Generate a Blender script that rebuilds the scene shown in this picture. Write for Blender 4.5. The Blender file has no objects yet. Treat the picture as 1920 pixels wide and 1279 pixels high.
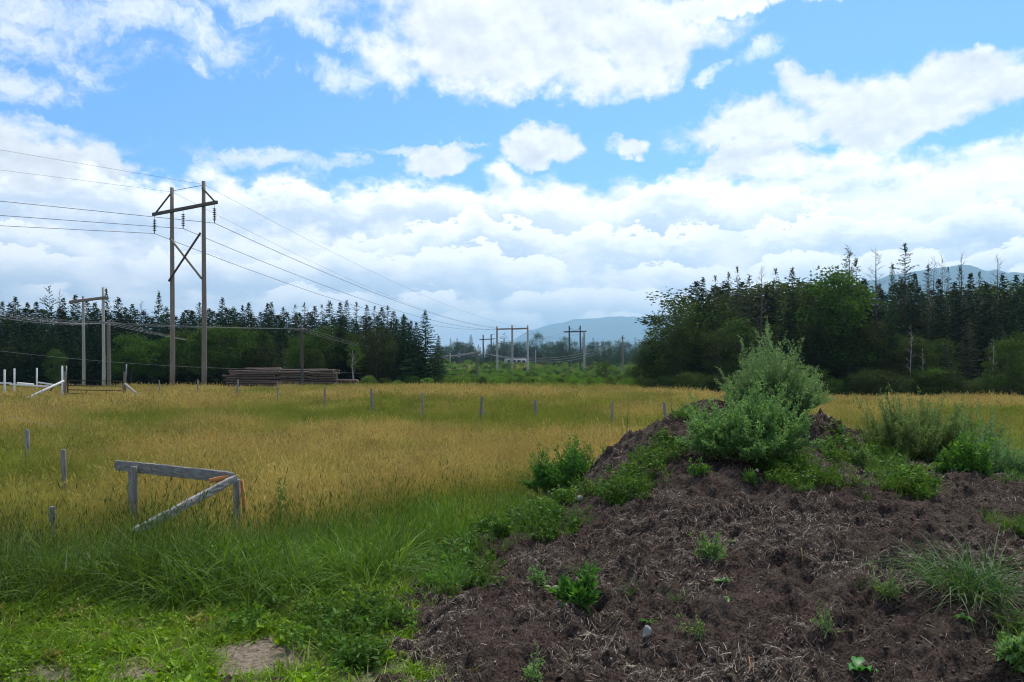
import bpy, math, random
import numpy as np
from mathutils import Vector
R = math.radians
rng = np.random.default_rng(7)
random.seed(7)
S = bpy.context.scene
COL = S.collection

# ------------------------------------------------------------------ camera, world, sun, exposure
F, CX, HY, ZC = 1478.0, 960.0, 687.0, 1.7       # focal length and horizon of the photograph in its own pixels
cam = bpy.data.cameras.new('camera'); camo = bpy.data.objects.new('camera', cam); COL.objects.link(camo)
camo.location = (0, 0, ZC); camo.rotation_euler = (R(90), 0, 0)
cam.sensor_width = 36; cam.lens = 36 * F / 1920; cam.shift_y = (HY - 639.5) / 1920
cam.clip_start = 0.05; cam.clip_end = 60000
S.camera = camo
S.view_settings.view_transform = 'Standard'; S.view_settings.look = 'None'
S.view_settings.exposure = 0.32; S.view_settings.gamma = 1
S.cycles.use_denoising = True
S.cycles.use_adaptive_sampling = True; S.cycles.adaptive_threshold = 0.012; S.cycles.adaptive_min_samples = 12; S.cycles.filter_width = 1.1
S.cycles.max_bounces = 6; S.cycles.diffuse_bounces = 3; S.cycles.transmission_bounces = 4
S.cycles.volume_bounces = 0; S.cycles.transparent_max_bounces = 4; S.cycles.sample_clamp_indirect = 6
SUN_EL, SUN_AZ = R(58), R(25)                   # behind cloud, high, ahead and a little to the right
sun = bpy.data.lights.new('sun', 'SUN'); suno = bpy.data.objects.new('sun', sun); COL.objects.link(suno)
sun.energy = 3.8; sun.angle = R(8); sun.color = (1.0, 0.94, 0.84)
sd = Vector((math.sin(SUN_AZ) * math.cos(SUN_EL), math.cos(SUN_AZ) * math.cos(SUN_EL), math.sin(SUN_EL)))
suno.rotation_euler = sd.to_track_quat('Z', 'Y').to_euler()

# ---- little node language
class Val:
    tree = None
    def __init__(s, sock): s.s = sock
    def _op(a, op, b=None, c=None, clamp=False):
        n = Val.tree.nodes.new('ShaderNodeMath'); n.operation = op; n.use_clamp = clamp
        for i, x in enumerate((a, b, c)):
            if x is None: continue
            if isinstance(x, Val): Val.tree.links.new(x.s, n.inputs[i])
            else: n.inputs[i].default_value = x
        return Val(n.outputs[0])
    def __add__(a, b): return Val._op(a, 'ADD', b)
    __radd__ = __add__
    def __sub__(a, b): return Val._op(a, 'SUBTRACT', b)
    def __rsub__(a, b): return Val._op(b, 'SUBTRACT', a)
    def __mul__(a, b): return Val._op(a, 'MULTIPLY', b)
    __rmul__ = __mul__
    def __truediv__(a, b): return Val._op(a, 'DIVIDE', b)
    def __rtruediv__(a, b): return Val._op(b, 'DIVIDE', a)
    def max(a, b): return Val._op(a, 'MAXIMUM', b)
    def min(a, b): return Val._op(a, 'MINIMUM', b)
    def pow(a, b): return Val._op(a, 'POWER', b)
    def clamp(a): return Val._op(a, 'ADD', 0.0, clamp=True)
def sstep(v, lo, hi):
    n = Val.tree.nodes.new('ShaderNodeMapRange'); n.interpolation_type = 'SMOOTHSTEP'
    Val.tree.links.new(v.s, n.inputs['Value'])
    for k, x in (('From Min', lo), ('From Max', hi)):
        if isinstance(x, Val): Val.tree.links.new(x.s, n.inputs[k])
        else: n.inputs[k].default_value = x
    return Val(n.outputs[0])
def vec(x, y, z=0.0):
    n = Val.tree.nodes.new('ShaderNodeCombineXYZ')
    for i, q in enumerate((x, y, z)):
        if isinstance(q, Val): Val.tree.links.new(q.s, n.inputs[i])
        else: n.inputs[i].default_value = q
    return n.outputs[0]
def noise(v, scale, detail=4.0, rough=0.5, lac=2.0, dist=0.0, dims='3D'):
    n = Val.tree.nodes.new('ShaderNodeTexNoise'); n.noise_dimensions = dims; n.inputs['Scale'].default_value = scale
    n.inputs['Detail'].default_value = detail; n.inputs['Roughness'].default_value = rough
    n.inputs['Lacunarity'].default_value = lac; n.inputs['Distortion'].default_value = dist
    if v is not None: Val.tree.links.new(v, n.inputs['Vector'])
    return Val(n.outputs[0])
def voro(v, scale, detail=3.0, rough=0.5, smooth=0.6):
    n = Val.tree.nodes.new('ShaderNodeTexVoronoi'); n.feature = 'SMOOTH_F1'; n.voronoi_dimensions = '2D'; n.normalize = True
    n.inputs['Scale'].default_value = scale; n.inputs['Detail'].default_value = detail
    n.inputs['Roughness'].default_value = rough; n.inputs['Smoothness'].default_value = smooth
    if v is not None: Val.tree.links.new(v, n.inputs['Vector'])
    return Val(n.outputs['Distance'])
def mixc(fac, a, b):
    n = Val.tree.nodes.new('ShaderNodeMix'); n.data_type = 'RGBA'
    if isinstance(fac, Val): Val.tree.links.new(fac.s, n.inputs[0])
    else: n.inputs[0].default_value = fac
    for i, x in ((6, a), (7, b)):
        if isinstance(x, tuple): n.inputs[i].default_value = (x + (1,))[:4]
        else: Val.tree.links.new(x, n.inputs[i])
    return n.outputs[2]
def sep(v):
    n = Val.tree.nodes.new('ShaderNodeSeparateXYZ'); Val.tree.links.new(v, n.inputs[0])
    return [Val(o) for o in n.outputs]

W = bpy.data.worlds.new('World'); S.world = W; W.use_nodes = True
T = W.node_tree; T.nodes.clear(); Val.tree = T
out = T.nodes.new('ShaderNodeOutputWorld'); bg = T.nodes.new('ShaderNodeBackground'); T.links.new(bg.outputs[0], out.inputs[0])
bg.inputs['Strength'].default_value = 0.1
sky = T.nodes.new('ShaderNodeTexSky'); sky.sky_type = 'NISHITA'; sky.sun_disc = False
sky.sun_elevation = SUN_EL; sky.sun_rotation = SUN_AZ; sky.air_density = 1.0; sky.dust_density = 0.3; sky.ozone_density = 2.5
tc = T.nodes.new('ShaderNodeTexCoord')
dx, dy, dz = sep(tc.outputs['Generated'])
A = Val._op(dx, 'ARCTAN2', dy)
E = Val._op(dz, 'ARCSINE').max(0.0)
def ae(px, py):
    t = (px - CX) / F; e = (HY - py) / F
    return math.atan(t), math.atan(e / math.sqrt(1 + t * t))
# domain: equal-angle near the zenith, flattened towards the horizon
Wv = Val._op(E + 0.3, 'LOGARITHM', math.e)
def domain(kx, ky, oy=0.0, ox=0.0): return vec(A * kx + ox, Wv * ky + oy)
def n2d(v, det, rough=0.58, dist=0.0): return noise(v, 1.0, det, rough, dist=dist, dims='2D')
warp = n2d(domain(8, 5, 3.0, 9), 5, 0.62) - 0.5
warp2 = n2d(domain(8, 5, 19.0, 4), 5, 0.62) - 0.5
Aw = Val._op(warp2, 'MULTIPLY_ADD', 0.10, A); Ew = Val._op(warp, 'MULTIPLY_ADD', 0.085, E)
def union(bl):
    """1 at the middle of each cloud, 0 at its rim"""
    r = None
    for px, py, rx, ry in bl:
        a, e = ae(px, py); ku = F / rx * 0.93; kv = F / ry
        u = Val._op(Aw, 'MULTIPLY_ADD', ku, -a * ku); v = Val._op(Ew, 'MULTIPLY_ADD', kv, -e * kv)
        q = Val._op(v, 'MULTIPLY_ADD', v, u * u)
        r = q if r is None else r.min(q)
    return 1.0 - r
heap = union([(1000, 50, 330, 110), (1190, 70, 130, 85), (850, 80, 150, 90), (1050, 130, 170, 65), (1350, 5, 190, 24),
              (1470, 235, 175, 50), (1620, 205, 160, 68), (1755, 180, 120, 64), (1550, 160, 60, 40), (1800, 135, 62, 40),
              (1008, 274, 78, 34), (1186, 276, 52, 19), (822, 306, 66, 32), 
              (50, 335, 150, 80), (190, 330, 36, 62), (1420, 308, 130, 30)])
wisp = union([(40, 40, 150, 80), (240, 40, 130, 70), (330, 50, 150, 75), (520, 15, 130, 48), (30, 160, 80, 36), (1344, 143, 30, 16), (1425, 112, 52, 26), (370, 95, 40, 50),
              (640, 128, 62, 34), (120, 250, 120, 18), (700, 90, 60, 40), (540, 300, 180, 22), (800, 280, 120, 9), (1890, 150, 60, 40)])
wild = (n2d(domain(2.2, 2.2, 21, 5), 2, 0.5) - 0.47) * 4.0                       # the sky out of the picture
front = sstep(dy, 0.62, 0.78) * sstep(E * -1.0, -0.60, -0.46)
heap = heap * front + wild * (1.0 - front)
wisp = wisp * front + (front - 1.0)
n1 = n2d(domain(10.0, 9.0), 8, 0.6)
n1b = n2d(domain(10.0, 9.0, 0.16, 0.05), 4, 0.6)
n2 = n2d(vec(A * 13.0 + warp * 2.2 + 7, Wv * 15.0 + warp2 * 2.0 + 5), 7, 0.64)
heapv = heap.max(-1.5) * 1.05 + (n1 - 0.5) * 2.3
d_heap = sstep(heapv, -0.10, 0.62)
wv = wisp.max(-1.5) * 0.8 + (n2 - 0.5) * 3.0
d_wisp = sstep(wv, -0.05, 1.15) * 0.85
# cumulus bank along the horizon; its upper edge climbs to the right
bx = [(-0.62, 300), (-0.41, 345), (-0.36, 335), (-0.2, 345), (0.0, 335), (0.16, 338), (0.28, 326), (0.42, 300), (0.57, 252), (0.7, 225)]
cr = T.nodes.new('ShaderNodeFloatCurve')
T.links.new((A * (1 / 1.4) + 0.5).clamp().s, cr.inputs['Value'])
cv = cr.mapping.curves[0]
pts = [(a / 1.4 + 0.5, ae(CX + F * math.tan(a), y)[1] * 2) for a, y in bx]
cv.points[0].location = (0, pts[0][1]); cv.points[-1].location = (1, pts[-1][1])
for p in pts: cv.points.new(*p)
cr.mapping.update()
top = Val(cr.outputs[0]) * 0.5
def puff(oy, ox):
    v = vec(A * 11.0 + ox + warp * 1.5, Wv * 7.5 + oy + warp2 * 1.3)
    return 1.0 - voro(v, 1.0, 2.0, 0.5, 0.45)
p0 = puff(0, 0); p1 = puff(0.22, 0.08)
nb = n2d(domain(12.0, 9.0, 44, 3), 8, 0.6)
nb1 = n2d(domain(12.0, 9.0, 44.20, 3.06), 4, 0.6)
d_bank = sstep((top - E) * 14.0 + (p0 - 0.6) * 1.0 + (nb - 0.5) * 1.4, -0.05, 0.35)
lowgap = sstep(n2d(domain(6.0, 9.0, 61, 2), 4, 0.55), 0.46, 0.68)               # bluish gaps and bases inside the bank
# light: the upper side of each bulge is white, the underside grey-blue
lit_heap = ((n1 - n1b) * 2.6 + 0.70 - sstep(heapv, 0.5, 1.6) * 0.34 + (1.0 - front) * -0.1).clamp()
lit_bank = ((p0 - p1) * 1.5 + (nb - nb1) * 1.5 + 0.88 - lowgap * 0.5).clamp()
WHITE, GREY, BASE = (9.2, 9.2, 9.3), (5.9, 6.3, 6.9), (4.3, 5.3, 6.9)
c_heap = mixc(lit_heap, GREY, WHITE)
c_bank = mixc(lit_bank, (6.0, 7.0, 8.5), (11.2, 11.1, 11.0))
tint = T.nodes.new('ShaderNodeMix'); tint.data_type = 'RGBA'; tint.blend_type = 'MULTIPLY'; tint.inputs[0].default_value = 1
T.links.new(sky.outputs[0], tint.inputs[6]); tint.inputs[7].default_value = (0.66, 1.10, 1.46, 1)
blue = tint.outputs[2]
c = mixc(d_wisp, blue, (8.6, 8.9, 9.3))
c = mixc(d_heap, c, c_heap)
bankfade = 1.0 - (1.0 - sstep(dy, -0.2, 0.5)) * 0.55
c = mixc(d_bank * bankfade, c, c_bank)
# ranks of cumulus heads inside the bank, each white along its upper edge and greying towards its base
fine = n2d(domain(34.0, 30.0, 3, 8), 6, 0.62) - 0.5
for y_, amp, f_, sd_, gl in ((392, 90, 7.0, 11, 0.9), (450, 90, 9.0, 23, 1.0), (508, 70, 12.0, 37, 1.0), (556, 48, 17.0, 53, 0.9), (590, 26, 24.0, 71, 0.8)):
    e_ = (HY - y_) / F
    v1 = vec(A * f_ + sd_ + warp * 0.8, E * (f_ * 0.55) + sd_ * 0.7)
    bl = 1.0 - voro(v1, 1.0, 1.5, 0.5, 0.35)
    lo_ = n2d(vec(A * (f_ * 0.42) + sd_ * 1.7, E * 2.0), 2, 0.5) - 0.5
    h_ = (bl - 0.6) * (amp / F * 1.1) + lo_ * (amp / F * 2.6) + fine * (0.045 * amp / 70) + e_
    s_ = h_ - E
    al = sstep(s_, 0.0, 0.005) * (1.0 - sstep(s_, 0.03 * gl, 0.085 * gl)) * sstep(lo_, -0.12, 0.03)
    sh = (sstep(s_, 0.002, 0.05 * gl) * 0.95 - (bl - 0.6) * 0.7 - fine * 0.5).clamp()
    c = mixc(al * d_bank * front, c, mixc(sh, (12.0, 11.8, 11.6), (4.8, 6.0, 7.8)))
hz = sstep(E * -1.0, -0.09, 0.01) * 0.4
c = mixc(hz, c, (8.6, 9.0, 9.4))
T.links.new(c, bg.inputs['Color'])
W.cycles.sampling_method = 'MANUAL'; W.cycles.sample_map_resolution = 512

# ------------------------------------------------------------------ mesh helpers
def mesh(name, verts, faces, mats, attr=None, midx=None, smooth=False):
    """faces: list of int arrays (M,k)"""
    me = bpy.data.meshes.new(name)
    verts = np.asarray(verts, np.float32)
    me.vertices.add(len(verts)); me.vertices.foreach_set('co', verts.ravel())
    faces = [np.asarray(f, np.int32) for f in faces if len(f)]
    if faces:
        li = np.concatenate([f.ravel() for f in faces])
        tot = np.concatenate([np.full(len(f), f.shape[1], np.int32) for f in faces])
        st = np.concatenate([[0], np.cumsum(tot)[:-1]]).astype(np.int32)
        me.loops.add(len(li)); me.loops.foreach_set('vertex_index', li)
        me.polygons.add(len(tot)); me.polygons.foreach_set('loop_start', st)
        if midx is not None: me.polygons.foreach_set('material_index', np.asarray(midx, np.int32))
    for k, a in (attr or {}).items():
        at = me.attributes.new(k, 'FLOAT', 'POINT'); at.data.foreach_set('value', np.asarray(a, np.float32))
    for m in mats: me.materials.append(m)
    me.update(calc_edges=True)
    if faces and smooth: me.polygons.foreach_set('use_smooth', np.ones(len(tot), bool))
    return me
class MB:
    """collects pieces of one mesh"""
    def __init__(s): s.v = []; s.f = []; s.n = 0; s.a = []; s.t = []; s.m = []
    def add(s, v, faces, val=0.5, t=0.5, mat=0):
        v = np.asarray(v, float).reshape(-1, 3)
        s.v.append(v); k = len(v)
        for f in faces:
            f = np.asarray(f, int)
            if len(f): s.f.append(f + s.n); s.m.append(np.full(len(f), mat))
        s.a.append(np.broadcast_to(np.asarray(val, float), (k,)).copy()); s.t.append(np.broadcast_to(np.asarray(t, float), (k,)).copy())
        s.n += k; return s
    def mesh(s, name, mats, smooth=False):
        if not isinstance(mats, (list, tuple)): mats = [mats]
        return mesh(name, np.concatenate(s.v), s.f, mats, {'v': np.concatenate(s.a), 't': np.concatenate(s.t)}, np.concatenate(s.m), smooth)
def tag(o, label=None, cat=None, group=None, kind=None):
    if label: o['label'] = label
    if cat: o['category'] = cat
    if group: o['group'] = group
    if kind: o['kind'] = kind
    return o
def obj(name, me, parent=None, loc=(0, 0, 0), rz=0.0):
    o = bpy.data.objects.new(name, me); COL.objects.link(o); o.location = loc; o.rotation_euler = (0, 0, rz)
    if parent: o.parent = parent
    return o
def thing(name, label, cat, loc=(0, 0, 0), rz=0.0, group=None):
    return tag(obj(name, None, None, loc, rz), label, cat, group)
def unit(v):
    v = np.asarray(v, float); return v / np.maximum(np.linalg.norm(v, axis=-1, keepdims=True), 1e-9)
def tube(mb, pts, rad, n=8, val=0.5, mat=0, cap=True, wob=0.0):
    P = np.asarray(pts, float); k = len(P); rad = np.broadcast_to(np.asarray(rad, float), (k,))
    tg = unit(np.gradient(P, axis=0)); ref = np.array([0, 0, 1.0]) if abs(tg[0][2]) < 0.9 else np.array([1.0, 0, 0])
    s = unit(np.cross(tg, ref)); u = np.cross(s, tg)
    a = np.linspace(0, 2 * np.pi, n, endpoint=False)
    rr = rad[:, None] * (1 + wob * rng.standard_normal((k, n)))
    V = P[:, None] + (np.cos(a)[None, :, None] * s[:, None] + np.sin(a)[None, :, None] * u[:, None]) * rr[..., None]
    i = np.arange(k - 1)[:, None] * n; j = np.arange(n)[None]; j2 = (j + 1) % n
    q = np.stack([i + j, i + j2, i + n + j2, i + n + j], -1).reshape(-1, 4)
    fs = [q]
    if cap: fs += [np.arange(n)[::-1][None], (np.arange(n) + (k - 1) * n)[None]]
    mb.add(V, fs, val, np.repeat(np.linspace(0, 1, k), n), mat); return mb
def box(mb, c, size, ax=None, val=0.5, mat=0, bev=0.0):
    """bevelled box; ax = 3x3 rows of local axes"""
    c = np.asarray(c, float); h = np.asarray(size, float) / 2; b = min(bev, h.min() * 0.45)
    ax = np.eye(3) if ax is None else np.asarray(ax, float)
    if b <= 0:
        V = np.array([[x, y, z] for x in (-1, 1) for y in (-1, 1) for z in (-1, 1)]) * h
        Fq = np.array([[0, 1, 3, 2], [4, 6, 7, 5], [0, 4, 5, 1], [2, 3, 7, 6], [0, 2, 6, 4], [1, 5, 7, 3]])
        mb.add(c + V @ ax, [Fq], val, 0.5, mat); return mb
    import bmesh
    bm = bmesh.new(); bmesh.ops.create_cube(bm, size=1)
    for v in bm.verts: v.co = Vector(np.array(v.co) * h * 2)
    bmesh.ops.bevel(bm, geom=bm.edges[:], offset=b, segments=1, affect='EDGES')
    bm.verts.index_update(); V = np.array([v.co[:] for v in bm.verts]); d = {}
    for f in bm.faces: d.setdefault(len(f.verts), []).append([v.index for v in f.verts])
    bm.free(); mb.add(c + V @ ax, [np.array(x) for x in d.values()], val, 0.5, mat); return mb
def beam(mb, p, q, w, h, up=(0, 0, 1), val=0.5, mat=0, bev=0.006):
    p = np.asarray(p, float); q = np.asarray(q, float); L = np.linalg.norm(q - p); x = (q - p) / L
    y = unit(np.cross(up, x)); z = np.cross(x, y)
    return box(mb, (p + q) / 2, (L, w, h), np.stack([x, y, z]), val, mat, bev)
def cards(mb, c, axis, L, Wd, val=None, mat=0, fold=0.0):
    """leaf-shaped rhombi: base point c, long axis, random roll"""
    c = np.asarray(c, float); N = len(c); axis = unit(axis)
    r = unit(rng.standard_normal((N, 3))); side = unit(np.cross(axis, r))
    nrm = np.cross(side, axis)
    L = np.broadcast_to(L, (N,))[:, None]; Wd = np.broadcast_to(Wd, (N,))[:, None]
    mid = c + axis * L * 0.45
    V = np.stack([c, mid + side * Wd / 2 + nrm * Wd * fold, c + axis * L - nrm * L * fold * 0.5, mid - side * Wd / 2 + nrm * Wd * fold], 1)
    f = np.arange(N * 4).reshape(N, 4)
    val = rng.random(N) if val is None else np.broadcast_to(val, (N,))
    mb.add(V, [f], np.repeat(val, 4), np.tile([0, .5, 1, .5], N), mat); return mb
def blades(mb, base, d, L, Wd, droop, segs=3, val=None, mat=0, t0=0.0, t1=1.0):
    """tapering, arching grass blades"""
    base = np.asarray(base, float); N = len(base); d = unit(d)
    L = np.broadcast_to(L, (N,)); Wd = np.broadcast_to(Wd, (N,)); droop = np.broadcast_to(droop, (N,))
    s = np.linspace(0, 1, segs + 1)
    hor = d.copy(); hor[:, 2] = 0; hor = unit(hor + 1e-6)
    P = base[:, None] + d[:, None] * (L[:, None] * s)[..., None]
    P = P + hor[:, None] * (L[:, None] * droop[:, None] * s ** 2 * 0.6)[..., None]
    P[..., 2] -= L[:, None] * droop[:, None] * s ** 2.2 * 0.75
    a = rng.random(N) * np.pi; sd_ = np.stack([np.cos(a), np.sin(a), np.zeros(N)], -1)
    w = Wd[:, None] * np.array([0.8, 1.0, 0.8, 0.55, 0.3, 0.12])[np.linspace(0, 5, segs + 1).round().astype(int)][None] * 0.5
    V = np.stack([P - sd_[:, None] * w[..., None], P + sd_[:, None] * w[..., None]], 2)
    i = (np.arange(N)[:, None] * (segs + 1) + np.arange(segs)[None]) * 2
    f = np.stack([i, i + 1, i + 3, i + 2], -1).reshape(-1, 4)
    val = rng.random(N) if val is None else np.broadcast_to(val, (N,))
    mb.add(V, [f], np.repeat(val, (segs + 1) * 2), np.tile(np.repeat(t0 + (t1 - t0) * s, 2), N), mat)
    return P[:, -1], unit(P[:, -1] - P[:, -2])

# numpy value noise
def vnoise(x, y, seed=0):
    xi = np.floor(x).astype(np.int64); yi = np.floor(y).astype(np.int64); fx = x - xi; fy = y - yi
    fx = fx * fx * fx * (fx * (fx * 6 - 15) + 10); fy = fy * fy * fy * (fy * (fy * 6 - 15) + 10)
    def h(a, b):
        n = (a * 374761393 + b * 668265263 + seed * 974634217) & 0x7fffffff
        n = ((n ^ (n >> 13)) * 1274126177) & 0x7fffffff
        return ((n ^ (n >> 16)) & 0xffff) / 65535.0
    return (h(xi, yi) * (1 - fx) + h(xi + 1, yi) * fx) * (1 - fy) + (h(xi, yi + 1) * (1 - fx) + h(xi + 1, yi + 1) * fx) * fy
def fbm(x, y, oct=4, seed=0, gain=0.5):
    r = 0; a = 1; t = 0
    for i in range(oct):
        r = r + a * vnoise(x * 2 ** i + i * 17.3, y * 2 ** i - i * 9.1, seed + i); t += a; a *= gain
    return r / t
def sm(a, b, x):
    t = np.clip((x - a) / (b - a), 0, 1); return t * t * (3 - 2 * t)

# ------------------------------------------------------------------ materials
MATS = {}
def new_mat(name):
    m = bpy.data.materials.new(name); m.use_nodes = True; Val.tree = m.node_tree
    b = m.node_tree.nodes['Principled BSDF']; b.inputs['Roughness'].default_value = 0.75
    b.inputs['Specular IOR Level'].default_value = 0.25
    MATS[name] = m; return m, m.node_tree, b
def attr(name, kind='GEOMETRY'):
    n = Val.tree.nodes.new('ShaderNodeAttribute'); n.attribute_name = name; n.attribute_type = kind
    return Val(n.outputs['Fac'])
def pos():
    return Val.tree.nodes.new('ShaderNodeNewGeometry').outputs['Position']
def objco():
    return Val.tree.nodes.new('ShaderNodeTexCoord').outputs['Object']
def scaled(v, sx, sy, sz):
    n = Val.tree.nodes.new('ShaderNodeMapping'); n.inputs['Scale'].default_value = (sx, sy, sz)
    Val.tree.links.new(v, n.inputs['Vector']); return n.outputs[0]
def orand():
    return Val(Val.tree.nodes.new('ShaderNodeObjectInfo').outputs['Random'])
def hsv(col, h=None, s=None, v=None):
    n = Val.tree.nodes.new('ShaderNodeHueSaturation'); Val.tree.links.new(col, n.inputs['Color'])
    for k, x in (('Hue', h), ('Saturation', s), ('Value', v)):
        if x is None: continue
        if isinstance(x, Val): Val.tree.links.new(x.s, n.inputs[k])
        else: n.inputs[k].default_value = x
    return n.outputs[0]
def thin(m, b, col, amount=0.35, rough=0.6, spec=0.25):
    """leaf: reflects and lets some light through"""
    t = m.node_tree
    tr = t.nodes.new('ShaderNodeBsdfTranslucent'); mx = t.nodes.new('ShaderNodeMixShader'); mx.inputs[0].default_value = amount
    t.links.new(col, b.inputs['Base Color']); t.links.new(hsv(col, 0.49, 1.1, 1.15), tr.inputs[0])
    b.inputs['Roughness'].default_value = rough; b.inputs['Specular IOR Level'].default_value = spec
    t.links.new(b.outputs[0], mx.inputs[1]); t.links.new(tr.outputs[0], mx.inputs[2])
    t.links.new(mx.outputs[0], t.nodes['Material Output'].inputs[0])
def leaf_mat(name, c1, c2, c3=None, obvar=0.25, amount=0.35, rough=0.6, spec=0.25):
    m, t, b = new_mat(name)
    c = mixc(attr('v'), c1, c2)
    if c3 is not None: c = mixc(sstep(attr('t'), 0.5, 1.0) * 0.8, c, c3)
    r = orand()
    c = hsv(c, (r * 13.7 % 1.0 if False else r) * 0.03 + 0.485, 1.0, r * (obvar * 2) + (1 - obvar))
    thin(m, b, c, amount, rough, spec); return m
def bump(t, b, h, strength=0.5, dist=0.02):
    n = t.nodes.new('ShaderNodeBump'); n.inputs['Strength'].default_value = strength; n.inputs['Distance'].default_value = dist
    t.links.new(h.s, n.inputs['Height']); t.links.new(n.outputs[0], b.inputs['Normal'])
def wood_mat(name, c1, c2, dark, axis='z', fine=2.5):
    m, t, b = new_mat(name); o = objco()
    k = {'z': (14, 14, 1.1), 'x': (1.1, 14, 14), 'y': (14, 1.1, 14)}[axis]
    g = noise(scaled(o, *[q * fine for q in k]), 1.0, 6, 0.65, dist=0.4)
    st = noise(scaled(o, 1.3, 1.3, 0.7), 1.0, 4, 0.6)
    c = mixc(sstep(g, 0.3, 0.7), c1, c2); c = mixc(sstep(st, 0.55, 0.75) * 0.7, c, dark)
    c = hsv(c, 0.5, 1.0, orand() * 0.3 + 0.85)
    t.links.new(c, b.inputs['Base Color']); b.inputs['Roughness'].default_value = 0.85
    bump(t, b, g, 0.9, 0.012); return m
def plain(name, col, rough=0.6, metal=0.0, var=0.15):
    m, t, b = new_mat(name)
    n = noise(scaled(objco(), 6, 6, 6), 1.0, 5, 0.6)
    c = mixc(sstep(n, 0.3, 0.75), tuple(x * (1 - var) for x in col), tuple(x * (1 + var) for x in col))
    t.links.new(c, b.inputs['Base Color']); b.inputs['Roughness'].default_value = rough; b.inputs['Metallic'].default_value = metal
    return m

# ------------------------------------------------------------------ terrain
def at(px, d): return (px - CX) / F * d
def zat(py, d): return ZC - (py - HY) * d / F
def base(x, y):
    x = np.asarray(x, float); y = np.asarray(y, float)
    z = -0.4 * sm(5.4, 8.8, y) - 0.55 * sm(72, 112, y)
    z = z - 0.6 * sm(5, 25, x) * sm(22, 60, y)
    z = z + 3.3 * sm(225, 345, y) + 6 * sm(345, 700, y)
    z = z + (fbm(x * 0.22, y * 0.22, 3, 3) - 0.5) * 0.14 * sm(8, 14, y) * (1 - sm(60, 90, y))
    z = z + (fbm(x * 0.05, y * 0.05, 3, 5) - 0.5) * 1.0 * sm(76, 130, y)
    z = z + (fbm(x * 0.9, y * 0.9, 3, 8) - 0.5) * 0.07 * (1 - sm(6, 9, y))
    z = z - 0.14 * sm(-0.45, 0.15, x) * (1 - sm(6.8, 7.6, x)) * (1 - sm(5.5, 7.5, y))        # the ground under the mound
    return z
# the dirt mound: a thin-plate surface through points read off the photograph, (px, py, height)
ctl = [(640, 1279, -.03), (820, 1279, .03), (1000, 1279, .05), (1300, 1279, .06), (1600, 1279, .09), (1920, 1279, .12),
       (700, 1160, -.02), (820, 1110, .06), (1000, 1100, .13), (1300, 1100, .22), (1600, 1100, .30), (1900, 1100, .32),
       (880, 1010, .03), (1150, 1000, .30), (1400, 1000, .42), (1650, 1000, .44), (1900, 1000, .42),
       (1060, 950, .10), (1200, 900, .60), (1400, 886, .68), (1600, 892, .63), (1750, 890, .57), (1920, 912, .46),
       (1300, 842, .84), (1450, 848, .76), (1560, 838, .73), (1100, 890, .28),
       (1140, 850, .62), (1230, 790, 1.02), (1300, 766, 1.16), (1420, 770, 1.15), (1540, 776, 1.08), (1640, 832, .74)]
CP = []
for px, py, z in ctl:
    d = (ZC - z) * F / (py - HY); CP.append((at(px, d), d, z))
CP += [(x, 12.6, -.5) for x in (-1, 1, 2.5, 4, 5.5, 7)] + [(0.9, 11.3, -.35), (2.2, 11.6, .3), (3.5, 11.8, .3), (4.6, 11.5, .0), (6.2, 10.6, -.15), (0.2, 10.2, -.4), (-.4, 8.8, -.45),
       (-1.2, 7.2, -.3), (-1.5, 5.4, -.1), (-1.4, 4.2, -.06), (-1, 3, -.05), (1, 3, .0), (3, 3, .05), (5, 3.2, .1), (7.5, 5, .3), (8, 7.5, .35), (8.5, 10, -.3)]
CP = np.array(CP)
def tps_k(r2): return np.where(r2 > 1e-12, r2 * np.log(np.maximum(r2, 1e-12)), 0.0)
n_ = len(CP); K = tps_k(((CP[:, None, :2] - CP[None, :, :2]) ** 2).sum(-1)) + np.eye(n_) * 0.003
Pm = np.c_[np.ones(n_), CP[:, :2]]
sol = np.linalg.solve(np.block([[K, Pm], [Pm.T, np.zeros((3, 3))]]), np.r_[CP[:, 2], 0, 0, 0])
def mound0(x, y):
    x = np.asarray(x, float); y = np.asarray(y, float); sh = x.shape; q = np.stack([x.ravel(), y.ravel()], -1); r = np.zeros(len(q))
    for i in range(0, len(q), 20000):
        b_ = q[i:i + 20000]
        r[i:i + 20000] = tps_k(((b_[:, None] - CP[None, :, :2]) ** 2).sum(-1)) @ sol[:n_] + sol[n_] + b_ @ sol[n_ + 1:]
    return r.reshape(sh)
def inside_mound(x, y):
    return (x > -2.4) & (x < 9) & (y > 2.6) & (y < 13)
def mound(x, y):
    z = mound0(x, y)
    lump = fbm(x * 1.6, y * 1.6, 3, 21) - 0.5
    rid = 1 - np.abs(2 * fbm(x * 3.7 + lump, y * 3.7, 3, 31) - 1)
    cl = fbm(x * 9, y * 9, 3, 41) - 0.5
    cl2 = np.maximum(0, vnoise(x * 17, y * 17, 51) - 0.45)
    fine = vnoise(x * 38, y * 38, 61) - 0.5
    rid2 = 1 - np.abs(2 * fbm(x * 1.5 + 3, y * 2.3 + lump * .6, 2, 35) - 1)
    return z + lump * 0.15 + (rid - 0.75) * 0.085 + (rid2 - .72) * 0.085 + cl * 0.095 + (cl2 - 0.12) * 0.085 + fine * 0.034 - 0.01
def soil_edge(x, y):
    """how far the mound surface stands above the ground round it"""
    return mound0(x, y) - base(x, y)
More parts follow.
